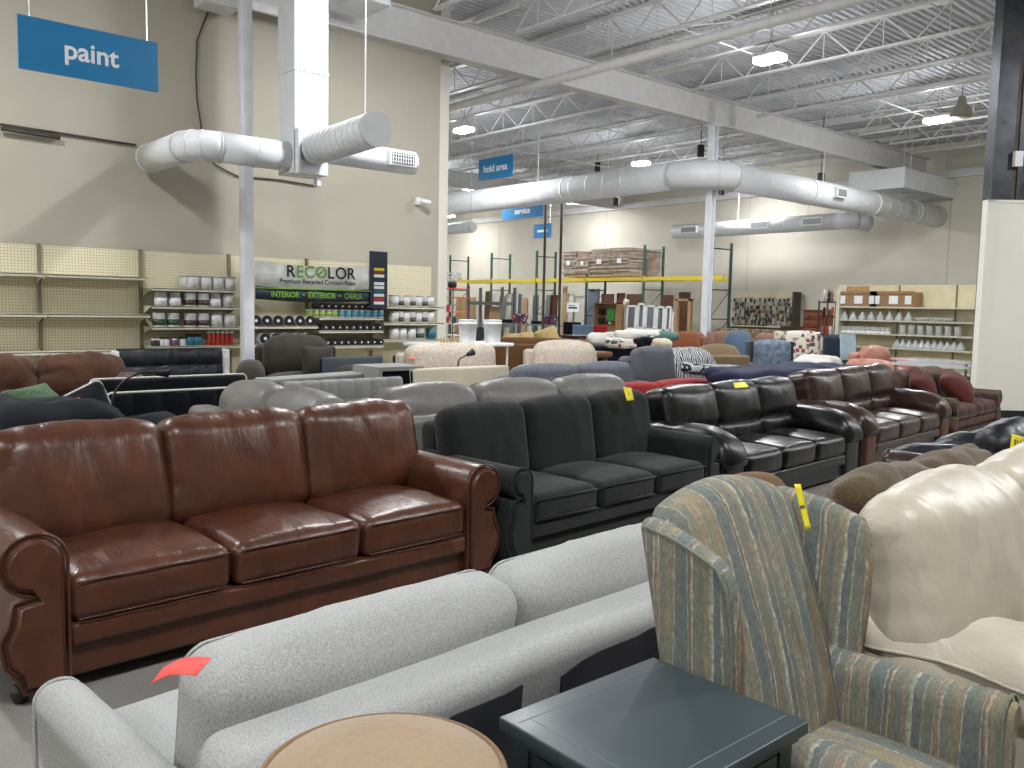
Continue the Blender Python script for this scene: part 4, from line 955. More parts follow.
prow(jr, spread(gx(844, YG+.1), gx(888, YG+.1), 10), YG+.12, GS[2], 'glass jar with a white paper band on the third shelf', 'banded glass jars on the third shelf')
cl = thing('glass_vase', '', 'vase'); MB().lathe([(.07, 0), (.075, .01), (.06, .1), (.075, .2), (.07, .2), (.05, .1), (.04, .02)], 14).build('vase_body', M['glass'], cl); MB().cyl((0, 0, 0), (0, 0, .012), .072, 14).build('vase_foot', M['glass'], cl)
prow(cl, spread(gx(903, YG+.1), gx(958, YG+.1), 7), YG+.12, GS[2], 'clear glass vase on the right of the third shelf', 'glass vases on the third shelf')
prow(sh, spread(gx(898, YG+.1), gx(962, YG+.1), 11), YG+.12, GS[3], 'glass lamp shade in the row on the fourth shelf', 'glass shades on the fourth shelf')
# cluttered end stand left of the gondola
q = aty(831, 320, 19.5)
t = thing('display_stand', 'narrow dark stand with pink and dark ornaments beside the glass shelves', 'display stand', (q.x, 19.5, 0)); m = MB()
for z in (.5, .95, 1.4, 1.75): m.box(-.22, .22, -.2, .2, z, z+.025)
for x_ in (-.22, .22): m.cyl((x_, -.2, 0), (x_, -.2, 1.8), .02, 6); m.cyl((x_, .2, 0), (x_, .2, 1.8), .02, 6)
m.build('frame', M['dkwood'], t)
for k in range(11):
    z = (.975, 1.425, 1.775)[k % 3]; x_ = q.x-.16+.32*(k//3)/3
    tag(MB().lathe([(.03, 0), (.05, .04), (.03, .1), (.045, .16), (.02, .22 if z < 1.7 else .3)], 10).build('ornament', M[['pinkf', 'canblk', 'canb', 'ored'][k % 4]], None, (x_, 19.4+.05*(k % 2), z)), 'small ornament on the narrow dark stand', 'ornament', 'ornaments on the narrow stand')
#==FURNITURE==
# ------------------------------------------------------------------ upholstery builders (local frame: front +X, width along Y)
def rounded_loop(hy, hz, r, n=6, x=0.0, fx=None):
    pts = []
    for cy, cz, a0_ in ((hy-r, hz-r, 0), (-hy+r, hz-r, PI/2), (-hy+r, -hz+r, PI), (hy-r, -hz+r, 3*PI/2)):
        for i in range(n+1): a_ = a0_+PI/2*i/n; pts.append((x, cy+r*math.cos(a_), cz+r*math.sin(a_)))
    return pts
def roll_profile(w_, R, h, z0, belly=.03, tight=1.0):
    """inner face at y=0, scroll rolling outward at the top, belly on the outer side; closed loop"""
    pts = [(0, z0), (0, z0+(h-R-z0)*.5), (0, h-R-.02)]
    cy, cz = R*.98, h-R
    a_ = PI
    while a_ > -PI*.62: pts.append((cy+R*math.cos(a_), cz+R*math.sin(a_))); a_ -= PI/11
    yo = w_; zn = cz-R*1.15
    out = [(w_*.78, zn), (w_*.80+belly*.4, zn-.08), (w_*.86+belly, (zn+z0)*.5+.03), (w_*.84+belly*.7, (zn+z0)*.5-.06), (w_*.76, z0+.06), (w_*.68, z0)]
    return (pts+out)[::-1]
def mirror(prof): return [(-y, z) for y, z in prof][::-1]
def feet(t, D, W, z0, m, r=.03, name='foot', inset=.08):
    for sx_ in (-1, 1):
        for sy_ in (-1, 1):
            MB().lathe([(r*.7, 0), (r, .02), (r*1.15, z0*.6), (r*.9, z0+.01)], 10, T=TR(sx_*(D/2-inset), sy_*(W/2-inset), 0)).build(name, m, t)
def sofa(name, lab, cat, x, y, rot, W, D=.92, H=.9, seat=.46, ns=3, nb=3, arm='roll', aw=.2, ah=.62, R=.11, bodym=None, cushm=None, backz=None, bt=.2, lean=.16, st=.17, z0=.07,
         wr=.0, wf=(5, 9, 2.5), pipe=None, footm=None, group=None, arms=(1, 1), top_round=.09, crown=.04, res=1.0, overhang=0, armm=None, rails=True, seatout=.0, backlen=None, tilt=0, lumbar=False, panel=None, armx=0, pw=.006, bx=0.0, bgap=-.004, bpipe=True, bfw=.35):
    cushm = cushm or bodym; armm = armm or bodym; footm = footm or M['dkwood']
    t = thing(name, lab, cat, (x, y, 0), rot, group)
    iw = W-aw*arms[0]-aw*arms[1]; yc = (arms[0]-arms[1])*aw/2; backz = backz or H-.1
    N = lambda v: max(2, int(v*res))
    xb0 = -D/2; xf_ = D/2
    # frame: seat box and back
    MB().rbox((-.01, yc, (z0+seat-st)/2), (D/2-.03, iw/2+.02, (seat-st-z0)/2), .025, n=(N(4), N(8), N(2)), wr=wr*.3, wf=wf).build('seat_base', bodym, t)
    if rails:
        MB().rbox((D/2-.035, yc, seat-st-.035), (.03, iw/2-.005, .045), .02, n=(1, N(8), 1), wr=wr*.3).build('front_rail', bodym, t)
    def shear(p, X, Y, Z): return (p.x-(p.z+ (backz-z0)/2)*lean*.45, p.y, p.z)
    MB().rbox((xb0+.12, yc, (z0+backz)/2), (.10, iw/2+aw*bfw, (backz-z0)/2), .06, n=(2, N(10), N(5)), deform=shear, wr=wr*.3, wf=wf).build('back_frame', bodym, t)
    # seat cushions
    sw = iw/ns; sx0 = xb0+.26
    for i in range(ns):
        cy = yc-iw/2+sw*(i+.5); sd = (xf_+seatout-sx0)/2
        m = MB().rbox(((xf_+seatout+sx0)/2, cy, seat-st/2), (sd, sw/2-.004, st/2), .055, crown=(.015, 0, crown), n=(N(12), N(12), N(3)), wr=wr*.7, wf=(wf[0], wf[1]*.7, wf[2]), seed=i+ns*3)
        c = m.build('seat_cushion', cushm, t)
        if pipe:
            q = MB()
            for zz in (seat-.028, seat-st+.028):
                q.tube([(xf_+seatout+.004, cy-sw/2+.03, zz), (xf_+seatout+.012, cy, zz+.003), (xf_+seatout+.004, cy+sw/2-.03, zz)], pw, 6)
            q.build('piping', pipe, c)
    # back cushions
    bw = (iw+2*bx)/nb; hb = (H-seat+.05)/2
    for i in range(nb):
        cy = yc-iw/2-bx+bw*(i+.5)
        T = TR(xb0+.27, cy, seat+hb-.05, ry=-lean)
        if overhang: dz = overhang
        m = MB()
        if lumbar:
            m.rbox((0, 0, hb*.28), (bt/2+.02, bw/2-bgap, hb*.72), top_round, T=T, crown=(crown*1.2, 0, crown*.8), n=(N(3), N(14), N(10)), wr=wr, wf=wf, seed=i+1, pinch=wr*.08)
            m.rbox((.015, 0, -hb*.68), (bt/2-.01, bw/2-bgap, hb*.38), min(.07, top_round), T=T, crown=(crown*.8, 0, 0), n=(N(3), N(14), N(5)), wr=wr, wf=wf, seed=i+7)
        else:
            m.rbox((0, 0, 0), (bt/2, bw/2-bgap, hb), top_round, T=T, crown=(crown*1.1, 0, crown*.9), n=(N(3), N(14), N(12)), wr=wr, wf=wf, seed=i+1, pinch=wr*.08)
        c = m.build('back_cushion', cushm, t)
        if pipe and bpipe:
            lp = rounded_loop(bw/2-.012, hb-.008, top_round*.8, 5, bt/2-top_round*.35)
            MB().tube(lp, pw, 6, T=T, closed=True).build('piping', pipe, c)
    # arms
    for s, on in ((-1, arms[1]), (1, arms[0])):
        if not on: continue
        yi = s*(W/2-aw) if True else 0
        ax1 = xf_-.01+armx; ax0 = xb0+.05
        if arm == 'roll':
            pr = roll_profile(aw, R, ah, z0)
            prof = [(y_, z_) for y_, z_ in pr] if s > 0 else mirror(pr)
            m = MB().prism(prof, [(ax0, .01), (ax0+.02, 0), (ax0+.3, 0), (ax1-.22, 0), (ax1-.03, 0), (ax1-.01, .004), (ax1, .014)], T=TR(0, yi, 0))
            a_ = m.build('armrest', armm, t)
            pm = panel or armm
            MB().prism(prof, [(ax1-.002, .02), (ax1+.016, .024), (ax1+.024, .032)], T=TR(0, yi, 0)).build('arm_panel', pm, t)
            if pipe or True:
                lp = [(ax1+.002, y_+0, z_) for y_, z_ in prof]
                MB().tube(lp, .007, 6, T=TR(0, yi, 0), closed=True).build('arm_piping', pipe or armm, a_)
        elif arm == 'box':
            yc_ = s*(W/2-aw/2)
            def fl(p, X, Y, Z): return (p.x, p.y+s*.02*max(0, Z)**2, p.z)
            m = MB().rbox(((ax0+ax1)/2, yc_, (z0+ah)/2), ((ax1-ax0)/2, aw/2, (ah-z0)/2), min(aw*.45, R), n=(N(8), 3, N(6)), crown=(.0, .0, .01), deform=fl, wr=wr*.5, wf=wf)
            a_ = m.build('armrest', armm, t)
            lp = [(ax1-.02, s*.012+p_[1], p_[2]) for p_ in rounded_loop(aw/2-.01, (ah-z0)/2-.01, min(aw*.4, R), 5)]
            MB().tube([(q_[0]+.012, q_[1], q_[2]) for q_ in lp], .006, 6, T=TR(0, yc_, (z0+ah)/2), closed=True).build('arm_piping', pipe or armm, a_)
        elif arm == 'puffy':
            yc_ = s*(W/2-aw/2)
            m = MB().rbox(((ax0+ax1)/2, yc_, (z0+ah-.1)/2), ((ax1-ax0)/2, aw/2+.005, (ah-.1-z0)/2), .05, n=(N(6), 3, N(4)), wr=wr*.5, wf=wf)
            a_ = m.build('armrest', armm, t)
            def dr(p, X, Y, Z): return (p.x, p.y, p.z-.10*max(0, X)**4-.03*abs(Y)**2)
            MB().rbox(((ax0+ax1)/2+.03, yc_, ah-.09), ((ax1-ax0)/2, aw/2+.03, .105), .095, n=(N(12), N(5), 3), crown=(.02, 0, .03), deform=dr, wr=wr, wf=(7, 5, 5), seed=s+4, pinch=wr*.08).build('arm_pad', cushm, a_)
            if panel: MB().rbox((ax1, yc_, (z0+ah-.14)/2), (.015, aw/2-.035, (ah-.14-z0)/2), .018, n=(1, 2, 4), k=2).build('arm_panel', panel, t)
    feet(t, D, W, z0, footm)
    return t
def price_tag(name, lab, corners, m, txt=None, size=.05, curl=.0, thick=.0012):
    """a slip of paper through 4 world corners (tl, tr, br, bl), with its own thickness"""
    tl, tr, br, bl = [Vector(c) for c in corners]; o0 = (tl+tr+br+bl)/4; n_ = (tr-tl).cross(bl-tl).normalized()
    if n_.dot(CP-o0) < 0: n_ = -n_
    v = []; f = []; n = 10
    for side in (0, 1):
        for i in range(n+1):
            u = i/n
            for a_, b_ in ((tl, bl), (tr, br)):
                p = a_.lerp(b_, u)+n_*(math.sin(u*PI)*curl+side*thick); v.append(p-o0)
    k = 2*(n+1)
    for i in range(n):
        f += [(2*i, 2*i+1, 2*i+3, 2*i+2), (k+2*i, k+2*i+2, k+2*i+3, k+2*i+1), (2*i, 2*i+2, k+2*i+2, k+2*i), (2*i+1, k+2*i+1, k+2*i+3, 2*i+3)]
    f += [(0, k, k+1, 1), (2*n, 2*n+1, k+2*n+1, k+2*n)]
    t = thing(name, lab, 'price tag', o0); MB().add(v, f).build('slip', m, t)
    if txt:
        ex = (tr-tl).normalized() if (tr-tl).length > (bl-tl).length else (tl-bl).normalized()
        ey = n_.cross(ex); Tm = Matrix(((ex.x, ey.x, n_.x, 0), (ex.y, ey.y, n_.y, 0), (ex.z, ey.z, n_.z, 0), (0, 0, 0, 1)))
        text('lettering', txt, size, M['ink'], Matrix.Translation(n_*(thick+curl+.001)) @ Tm, t, extrude=.0003, bold=size*.03)
    return t

# ---------------- row nearest the far side of the aisle, facing it
sofa('sofa', 'chestnut brown leather three-seat sofa with rolled arms and puckered cushions', 'sofa', -3.96, 1.765, math.radians(3.2), 2.45, D=.96, H=.925, seat=.465, aw=.235, ah=.645, R=.115, bodym=M['wred'], wr=.014, wf=(2.2, 4, 1.3), pipe=M['wred'], st=.20, crown=.04, bt=.24, top_round=.085, lean=.22, z0=.055, res=2.2, footm=M['blackm'], pw=.004, bx=.125, bgap=-.014, bpipe=False)
sofa('sofa', 'charcoal green fabric three-seat sofa with a yellow tag on its back', 'sofa', -4.06, 4.105, math.radians(4), 2.2, D=.93, H=.87, seat=.425, aw=.2, ah=.60, R=.085, arm='roll', bodym=M['green'], pipe=M['green'], st=.17, crown=.035, bt=.2, top_round=.085, lean=.17, wr=.006, z0=.03, res=1.4, footm=M['blackm'], bx=.12, bpipe=False, bgap=-.008)
sofa('sofa', 'glossy black leather sofa with overstuffed pillow arms and three back cushions', 'sofa', -4.20, 6.36, math.radians(4), 2.34, D=.98, H=.87, seat=.42, aw=.3, ah=.59, arm='puffy', bodym=M['black'], st=.19, crown=.035, bt=.25, top_round=.085, lean=.26, wr=.008, wf=(2, 3.4, 1.6), z0=.02, lumbar=True, res=1.5, bx=.17, bgap=-.022)
sofa('sofa', 'dark brown leather sofa with pillow arms and reddish arm fronts', 'sofa', -4.40, 8.80, math.radians(5), 2.38, D=.98, H=.91, seat=.44, aw=.3, ah=.61, arm='puffy', bodym=M['dkb'], st=.19, crown=.035, bt=.25, top_round=.085, lean=.24, wr=.010, wf=(2, 3.4, 1.6), z0=.03, lumbar=True, panel=M['redwood'], res=1.4, bx=.17, bgap=-.022)
sofa('loveseat', 'plaid fabric loveseat with wooden bun feet beyond the dark brown sofa', 'loveseat', -4.6, 11.05, math.radians(5), 1.9, D=.98, H=.80, seat=.44, ns=2, nb=2, aw=.2, ah=.56, R=.1, bodym=M['plaid'], st=.17, crown=.05, z0=.1, res=1.0, footm=M['wood'], wr=.006, bx=.08, top_round=.08)
def pillow(name, lab, x, y, z, s, th, rx, ry, rz, m, pm=None, wr=.008, group=None, cat='cushion', seed=1):
    t = thing(name, lab, cat, (x, y, z), 0, group)
    def pin(p, X, Y, Z): k = 1-.10*(abs(Y)*abs(Z))**2; q = 1-.55*max(abs(Y), abs(Z))**3; return (p.x*q, p.y*(1-.06*(1-Z*Z))/(1), p.z*(1-.06*(1-Y*Y)))
    T = TR(0, 0, 0, rx, ry, rz)
    c = MB().rbox((0, 0, 0), (th/2, s/2, s/2), th*.45, T=T, crown=(.05, 0, 0), n=(3, 10, 10), deform=pin, wr=wr, wf=(6, 6, 6), seed=seed).build('cushion_body', m, t)
    if pm: MB().tube([(p[0], p[1], p[2]) for p in rounded_loop(s/2-.01, s/2-.01, .04, 4)], .007, 6, T=T, closed=True).build('piping', pm, t)
    return t
pillow('throw_pillow', 'dark red throw pillow lying on the plaid loveseat, left of its pair', -4.55, 10.5, .64, .46, .18, .5, -.6, .2, M['rpil'])
pillow('throw_pillow', 'dark red throw pillow propped on the right of the plaid loveseat', -4.45, 11.25, .60, .52, .2, .35, -.8, .1, M['rpil'], seed=3)
# ---------------- row this side of the aisle
GX = -1.82
sofa('sofa', 'light grey tweed two-cushion sofa seen from behind', 'sofa', -1.95, 1.50, math.radians(184), 2.04, D=.86, H=.765, seat=.44, ns=2, nb=2, aw=.13, ah=.56, R=.07, arm='box', bodym=M['grey'], pipe=M['grey'], st=.16, crown=.03, bt=.20, top_round=.07, lean=.16, backz=.655, z0=.12, res=1.6, wr=.003, pw=.004)
for k, (u0, u1, z1) in enumerate(((.80, 1.36, .60), (1.50, 2.00, .60))): pass
# dust cloth pieces pinned to the rear of the grey sofa
gs = [o for o in bpy.data.objects if o.get('label', '').startswith('light grey tweed')][0]
def backx(z): return -.43-.005+.02-(z-.12)*.16*.45
for (ya, yb, za, zb_) in ((.74, .20, .585, .595), (.06, -.55, .595, .605)):
    m = MB(); n = 8; v = []; f = []
    for i in range(n+1):
        u = i/n; y = ya+(yb-ya)*u; z1 = za+(zb_-za)*u+(-.02 if i == 0 else 0)
        for z in (.10, z1):
            for kx in (0, .006): v.append((backx(z)-.012-kx-.004*math.sin(i*2.1), y, z))
    for i in range(n):
        a = 4*i; b_ = a+4; f += [(a, b_, b_+2, a+2), (a+1, a+3, b_+3, b_+1), (a+2, b_+2, b_+3, a+3), (a, a+1, b_+1, b_)]
    m.add(v, f).build('dust_cloth', M['blackf'], gs)
tt = [atz(150, 685, .80), atz(163, 668, .815), atz(212, 658, .82), atz(196, 676, .82)]
price_tag('price_tag', 'coral red slip draped over the top of the light grey sofa', tt, M['redtag'], curl=.012)

# round topped stool at the bottom of the picture
pc = atz(372, 768+34, .76)
t = thing('bar_stool', 'round tan suede topped stool behind the light grey sofa', 'stool', (-1.135, .725, -.012))
R_ = .197
MB().lathe([(R_*.9, .68), (R_, .70), (R_*1.01, .735), (R_*.99, .752), (R_*.93, .762), (R_*.6, .768), (.001, .769)], 48).build('seat', M['tan'], t)
MB().tube([(R_*1.0*math.cos(a_), R_*math.sin(a_), .752) for a_ in [2*PI*k/64 for k in range(64)]], .006, 8, closed=True).build('welt', M['tanw'], t)
for k in range(4): a_ = PI/4+k*PI/2; MB().cyl((.13*math.cos(a_), .13*math.sin(a_), .69), (.18*math.cos(a_), .18*math.sin(a_), 0), .018, 10, .014).build('leg', M['dkwood'], t)
MB().tube([(.16*math.cos(a_), .16*math.sin(a_), .25) for a_ in [2*PI*k/32 for k in range(32)]], .009, 8, closed=True).build('foot_ring', M['darkm'], t)

# slate end table
TX0, TX1, TY0, TY1, TZ_ = -1.29, -.875, 1.10, 1.59, .66
t = thing('end_table', 'dark slate painted square end table with worn edges', 'end table', ((TX0+TX1)/2, (TY0+TY1)/2, 0)); hx, hy = (TX1-TX0)/2, (TY1-TY0)/2
MB().rbox((0, 0, TZ_-.014), (hx, hy, .014), .004, n=(4, 4, 1), k=2).build('table_top', M['slate'], t)
ins = .045
m = MB()
for (x0_, x1_, y0_, y1_) in ((-hx+ins, -hx+ins+.0018, -hy+.012, hy-.012), (hx-ins, hx-ins+.0018, -hy+.012, hy-.012)): m.box(x0_, x1_, y0_, y1_, TZ_-.0005, TZ_+.0006)
m.box(-hx+ins, hx-ins, -hy+ins, -hy+ins+.0012, TZ_-.0005, TZ_+.0006)
m.build('rubbed_line', M['slate2'], t)
MB().rbox((0, 0, TZ_-.036), (hx-.012, hy-.012, .008), .003, n=(1, 1, 1), k=1).build('molding', M['slate'], t)
ap = MB().box(-hx+.03, hx-.03, -hy+.03, -hy+.045, TZ_-.16, TZ_-.04).box(-hx+.03, hx-.03, hy-.045, hy-.03, TZ_-.16, TZ_-.04).box(-hx+.03, -hx+.045, -hy+.03, hy-.03, TZ_-.16, TZ_-.04).box(hx-.045, hx-.03, -hy+.03, hy-.03, TZ_-.16, TZ_-.04)
ap.build('apron', M['slate'], t)
d = MB().rbox((hx-.028, 0, TZ_-.10), (.008, hy-.08, .045), .004, n=(1, 1, 1), k=1).build('drawer', M['slate'], t); MB().lathe([(.006, 0), (.006, .015), (.014, .02), (.012, .03)], 12, T=TR(hx-.022, 0, TZ_-.10, ry=PI/2)).build('knob', M['darkm'], d)
d2 = MB()
for (x0_, x1_, y0_, y1_) in ((-hx+.09, hx-.09, -hy+.022, -hy+.03),): d2.box(x0_, x1_, y0_, y1_, TZ_-.145, TZ_-.055)
d2.build('side_panel', M['slate'], t)
for sx_ in (-1, 1):
    for sy_ in (-1, 1): MB().box(sx_*(hx-.045)-.022, sx_*(hx-.045)+.022, sy_*(hy-.045)-.022, sy_*(hy-.045)+.022, 0, TZ_-.04).build('leg', M['slate'], t)
MB().box(-hx+.04, hx-.04, -hy+.04, hy-.04, .16, .18).build('lower_shelf', M['slate'], t)

# wing chair
WX, WY, WR_ = -1.11, 1.945, math.radians(2)
t = thing('wing_chair', 'striped slate, sage and rust wing chair with a yellow tag on its wing', 'armchair', (WX, WY, 0), WR_)
BW = .262
def backdef(p, X, Y, Z):
    u = (p.z+.345)/.69
    return (p.x-.225*u+.02*math.sin(PI*u), p.y*(1+.03*u), p.z+.062*(1-Y*Y)*max(0, u-.5)*2)
MB().rbox((-.025, 0, .645), (.06, BW, .345), .045, n=(3, 16, 16), crown=(.03, 0, 0), deform=backdef).build('backrest', M['sy'], t)
for s in (-1, 1):
    def wd(p, X, Y, Z, s=s):
        u = max(0, min(1, (p.z+.265)/.53)); fx = (X+1)/2
        xb = -.16-.115*u; xf = .015+.02*math.sin(u*PI)-.02*max(0, u-.85)*6
        return (xb+(xf-xb)*fx, p.y*(1-.25*fx)+s*(.01*u+.04*fx*u), p.z-.06*fx*fx*max(0, u-.55)*2.2)
    w_ = MB().rbox((0, s*(BW+.03), .725), (.135, .036, .265), .034, n=(8, 2, 12), k=3, deform=wd).build('wing', M['sx'], t)
    def P_(X, u, off):
        q = wd(Vector((X*.135, off, (u*2-1)*.265)), X, 0, u*2-1); return (q[0], q[1]+s*(BW+.03), q[2]+.725)
    lp = [P_(.90, .04+u/16, s*.034) for u in range(0, 15)]+[P_(.86-.15*k, .965, s*.034) for k in range(0, 12)]
    MB().tube(lp, .0045, 6).build('piping', M['sage_piping'] if False else M['piping'], w_)
    pr = roll_profile(.10, .052, .575, .13, belly=.0); prof = pr if s > 0 else mirror(pr)
    a_ = MB().prism(prof, [(-.16, .01), (-.15, 0), (.0, 0), (.2, 0), (.37, 0, s*.012, .012), (.40, .004, s*.012, .012), (.41, .014, s*.012, .012)], T=TR(0, s*.215, 0)).build('armrest', M['sx'], t)
    MB().prism(prof, [(.408, .012, s*.012, .012), (.420, .016, s*.012, .012), (.426, .024, s*.012, .012)], T=TR(0, s*.215, 0)).build('arm_panel', M['sx'], t)
    MB().tube([(.41, y_+s*.012, z_+.012) for y_, z_ in prof], .0045, 6, T=TR(0, s*.215, 0), closed=True).build('piping', M['piping'], a_)
m = MB().rbox((.20, 0, .345), (.22, .212, .065), .05, n=(12, 12, 3), crown=(.02, 0, .03)); c = m.build('seat_cushion', M['sy'], t)
MB().tube([(.42, -.18, .385), (.435, 0, .39), (.42, .18, .385)], .0045, 6).build('piping', M['piping'], c)
MB().rbox((.10, 0, .205), (.30, .285, .09), .03, n=(4, 6, 2)).build('seat_base', M['sx'], t)
for sx_ in (-1, 1):
    for sy_ in (-1, 1): MB().cyl((sx_*.27+.10, sy_*.24, 0), (sx_*.25+.10, sy_*.23, .13), .016, 8, .024).build('leg', M['dkwood'], t)
tw = [atz(794, 484, 1.0), atz(800, 484, 1.0), None, None]
q0 = atd(794, 484, 2.06); q1 = atd(800.5, 484, 2.06); q2 = atd(811, 529, 2.05); q3 = atd(805.5, 530, 2.05)
price_tag('price_tag', 'long yellow paper tag hanging on the wing of the striped chair', [q0, q1, q2, q3], M['yellow'], '$', .018)

# cream leather sofa
sofa('sofa', 'cream leather sofa with big bulging back pillows beside the striped wing chair', 'sofa', -.90, 3.72, math.radians(2), 2.56, D=1.0, H=.96, seat=.46, ns=2, nb=3, aw=.30, ah=.60, arm='puffy', bodym=M['cream'], st=.19, crown=.06, bt=.26, top_round=.10, lean=.26, wr=.014, wf=(1.5, 6, 1.5), z0=.04, res=2.2, armx=.05, pipe=None, bx=.29, bgap=-.015, backz=.66, bfw=.1)
cs = bpy.data.objects[[o.name for o in bpy.data.objects if o.get('label', '').startswith('cream leather sofa')][0]]
for c in [k for k in kids(cs) if k.name.startswith('armrest')]:
    sy_ = 1 if sum(v.co.y for v in c.data.vertices) > 0 else -1
    pts = [(-.46+.09*k, sy_*1.305, .535-.012*math.sin(k*1.1)-.10*max(0, (k-8)/4)**2) for k in range(12)]
    MB().tube(pts, .006, 6).build('seam_piping', M['cream'], c)
# olive corduroy sofa with dark leather arm, back to back with the cream sofa
t = sofa('sofa', 'olive corduroy sofa with brown leather rolled arms, back to back with the cream sofa', 'sofa', -2.15, 4.66, math.radians(181), 1.95, D=.85, H=.71, seat=.44, ns=2, nb=2, aw=.2, ah=.62, R=.1, arm='roll', bodym=M['olive'], armm=M['dkb'], st=.17, crown=.06, bt=.26, top_round=.10, lean=.12, wr=.04, wf=(4, 4, 4), res=1.2, backz=.62, bx=.05)
sofa('recliner', 'dark leather recliner with a yellow price tag, beyond the olive sofa', 'recliner', -2.28, 6.19, math.radians(183), 1.05, D=.9, H=.80, seat=.46, ns=1, nb=1, aw=.24, ah=.62, arm='puffy', bodym=M['navl'], st=.18, crown=.05, bt=.28, top_round=.13, lean=.2, wr=.015, res=1.0)
k_ = 5.2
price_tag('price_tag', 'yellow price tag with dark handwriting on the dark recliner', [atx(1012, 434, -1.835), atx(1024, 437, -1.835), atx(1022, 455, -1.83), atx(1009, 454, -1.83)], M['yellow'], '$14', .075)
sofa('armchair', 'tan upholstered armchair glimpsed between the grey sofa and the wing chair', 'armchair', -2.1, 2.95, math.radians(182), .8, D=.75, H=.80, seat=.42, ns=1, nb=1, aw=.12, ah=.55, R=.06, arm='box', bodym=M['brownl'], st=.15, res=.6, top_round=.09, crown=.06, bt=.2)
price_tag('price_tag', 'yellow tag pinned to the back cushion of the charcoal green sofa', [atx(623, 387, -4.125), atx(631, 388, -4.125), atx(634, 400, -4.085), atx(627, 401, -4.085)], M['yellow'], '$', .022)
price_tag('price_tag', 'yellow tag lying on top of the black leather sofa', [atz(733, 383, .945), atz(745, 382, .955), atz(749, 387, .955), atz(735, 388, .945)], M['yellow'])

# ---------------- rows behind
# grey leather sectional, back to back with the front row
t = sofa('sofa', 'grey leather corner sofa behind the chestnut and charcoal green sofas', 'sofa', -5.32, 4.35, math.radians(183), 2.85, D=.92, H=.90, seat=.46, aw=.2, ah=.6, arm='puffy', bodym=M['greyl'], st=.17, crown=.05, bt=.26, top_round=.11, lean=.12, wr=.010, wf=(3, 5, 3), pipe=M['greyl'], res=1.0, backz=.74, arms=(0, 1))
MB().rbox((.40, 1.86, .38), (.80, .10, .34), .06, n=(8, 2, 5)).build('corner_back_frame', M['greyl'], t)
MB().rbox((.40, 1.50, .24), (.80, .34, .16), .05, n=(8, 4, 2)).build('corner_base', M['greyl'], t)
for k, (cx_, hx_) in enumerate(((-.08, .36), (.62, .36))):
    MB().rbox((cx_, 1.68, .66), (hx_, .15, .23), .12, n=(12, 5, 8), crown=(0, .05, .05), wr=.012, wf=(4, 3, 3), seed=k+3, T=None).build('back_cushion', M['greyl'], t)
MB().rbox((.42, 1.38, .42), (.78, .28, .08), .05, n=(12, 8, 2), crown=(0, 0, .04), wr=.006).build('seat_cushion', M['greyl'], t)
sofa('sofa', 'red cloth covered sofa behind the black leather sofa', 'sofa', -5.75, 6.75, math.radians(183), 2.1, D=.85, H=.77, seat=.44, ns=2, nb=2, aw=.15, ah=.55, arm='box', R=.06, bodym=M['red'], st=.17, crown=.03, bt=.2, top_round=.07, wr=.01, res=.7)
def rumple(name, lab, x, y, z, hx, hy, hz, m, cat, seed=1, wr=.05, rz=0, wf=(3, 3, 3), deform=None):
    return tag(MB().rbox((0, 0, 0), (hx, hy, hz), min(hx, hy, hz)*.8, n=(14, 20, 6), crown=(0, 0, .04), wr=wr, wf=wf, seed=seed, deform=deform).build(name, m, None, (x, y, z), rz), lab, cat)
sofa('sofa', 'navy fabric sofa behind the dark brown leather sofa', 'sofa', -5.65, 8.95, math.radians(183), 2.1, D=.85, H=.80, seat=.44, ns=2, nb=2, aw=.15, ah=.55, arm='box', R=.06, bodym=M['navy2'], st=.17, crown=.03, bt=.2, res=.7)
rumple('blanket', 'rumpled navy blanket thrown over the navy sofa', -5.15, 8.5, .83, .26, 1.2, .07, plain('navy_blanket', (40, 44, 72), .9), 'blanket', 2, .035)

# tufted pieces facing the aisle
def tufted(name, lab, x, y, W, H, m, nx, nz, pipem=None, D=.85, rot=0, backm=None, gold=0, cat='sofa', z_lo=.42):
    t = thing(name, lab, cat, (x, y, 0), rot)
    T = TR(-D/2+.1, 0, (H+z_lo)/2, ry=-.1); hz = (H-z_lo)/2
    def td(p, X, Y, Z):
        if p.x > 0:
            cy = math.cos(PI*nx*(Y+1)/2*1.0); cz = math.cos(PI*nz*(Z+1)/2)
            d = abs(math.sin(PI*nx*(Y+1)/2))**.45*(.45+.55*abs(math.sin(PI*nz*(Z+1)/2))**.45)
            return (p.x-.07+.07*d, p.y, p.z)
        return p
    MB().rbox((0, 0, 0), (.07, W/2, hz), .035, T=T, n=(2, nx*9, nz*8), deform=td).build('backrest', m, t)
    if pipem: MB().tube(rounded_loop(W/2-.005, hz-.005, .04, 4, .055), .009, 6, T=T, closed=True).build('piping', pipem, t)
    MB().rbox((.05, 0, .36), (D/2-.05, W/2, .08), .04, n=(4, 8, 2), crown=(0, 0, .02)).build('seat_cushion', m, t)
    MB().rbox((0, 0, .2), (D/2-.03, W/2-.02, .08), .02, n=(2, 4, 1)).build('seat_base', backm or m, t)
    feet(t, D, W, .12, M['blackm'], .022)
    return t
tufted('sofa', 'navy tufted sofa back edged with white piping', -6.45, 2.40, 1.08, .80, M['navy'], 5, 1, M['wpipe'])
tufted('sofa', 'plain black sofa back with white piping behind the navy tufted one', -7.45, 2.70, 1.38, .82, M['blackf'], 1, 1, M['wpipe'])
tufted('sofa', 'pale grey biscuit-tufted sofa back behind the grey leather loveseat', -6.62, 4.00, 1.25, .81, M['tuft'], 7, 2)
tufted('sofa', 'off-white upholstered headboard panel left of the grey blue sofa', -6.75, 5.47, 1.28, .87, M['offw'], 1, 1)
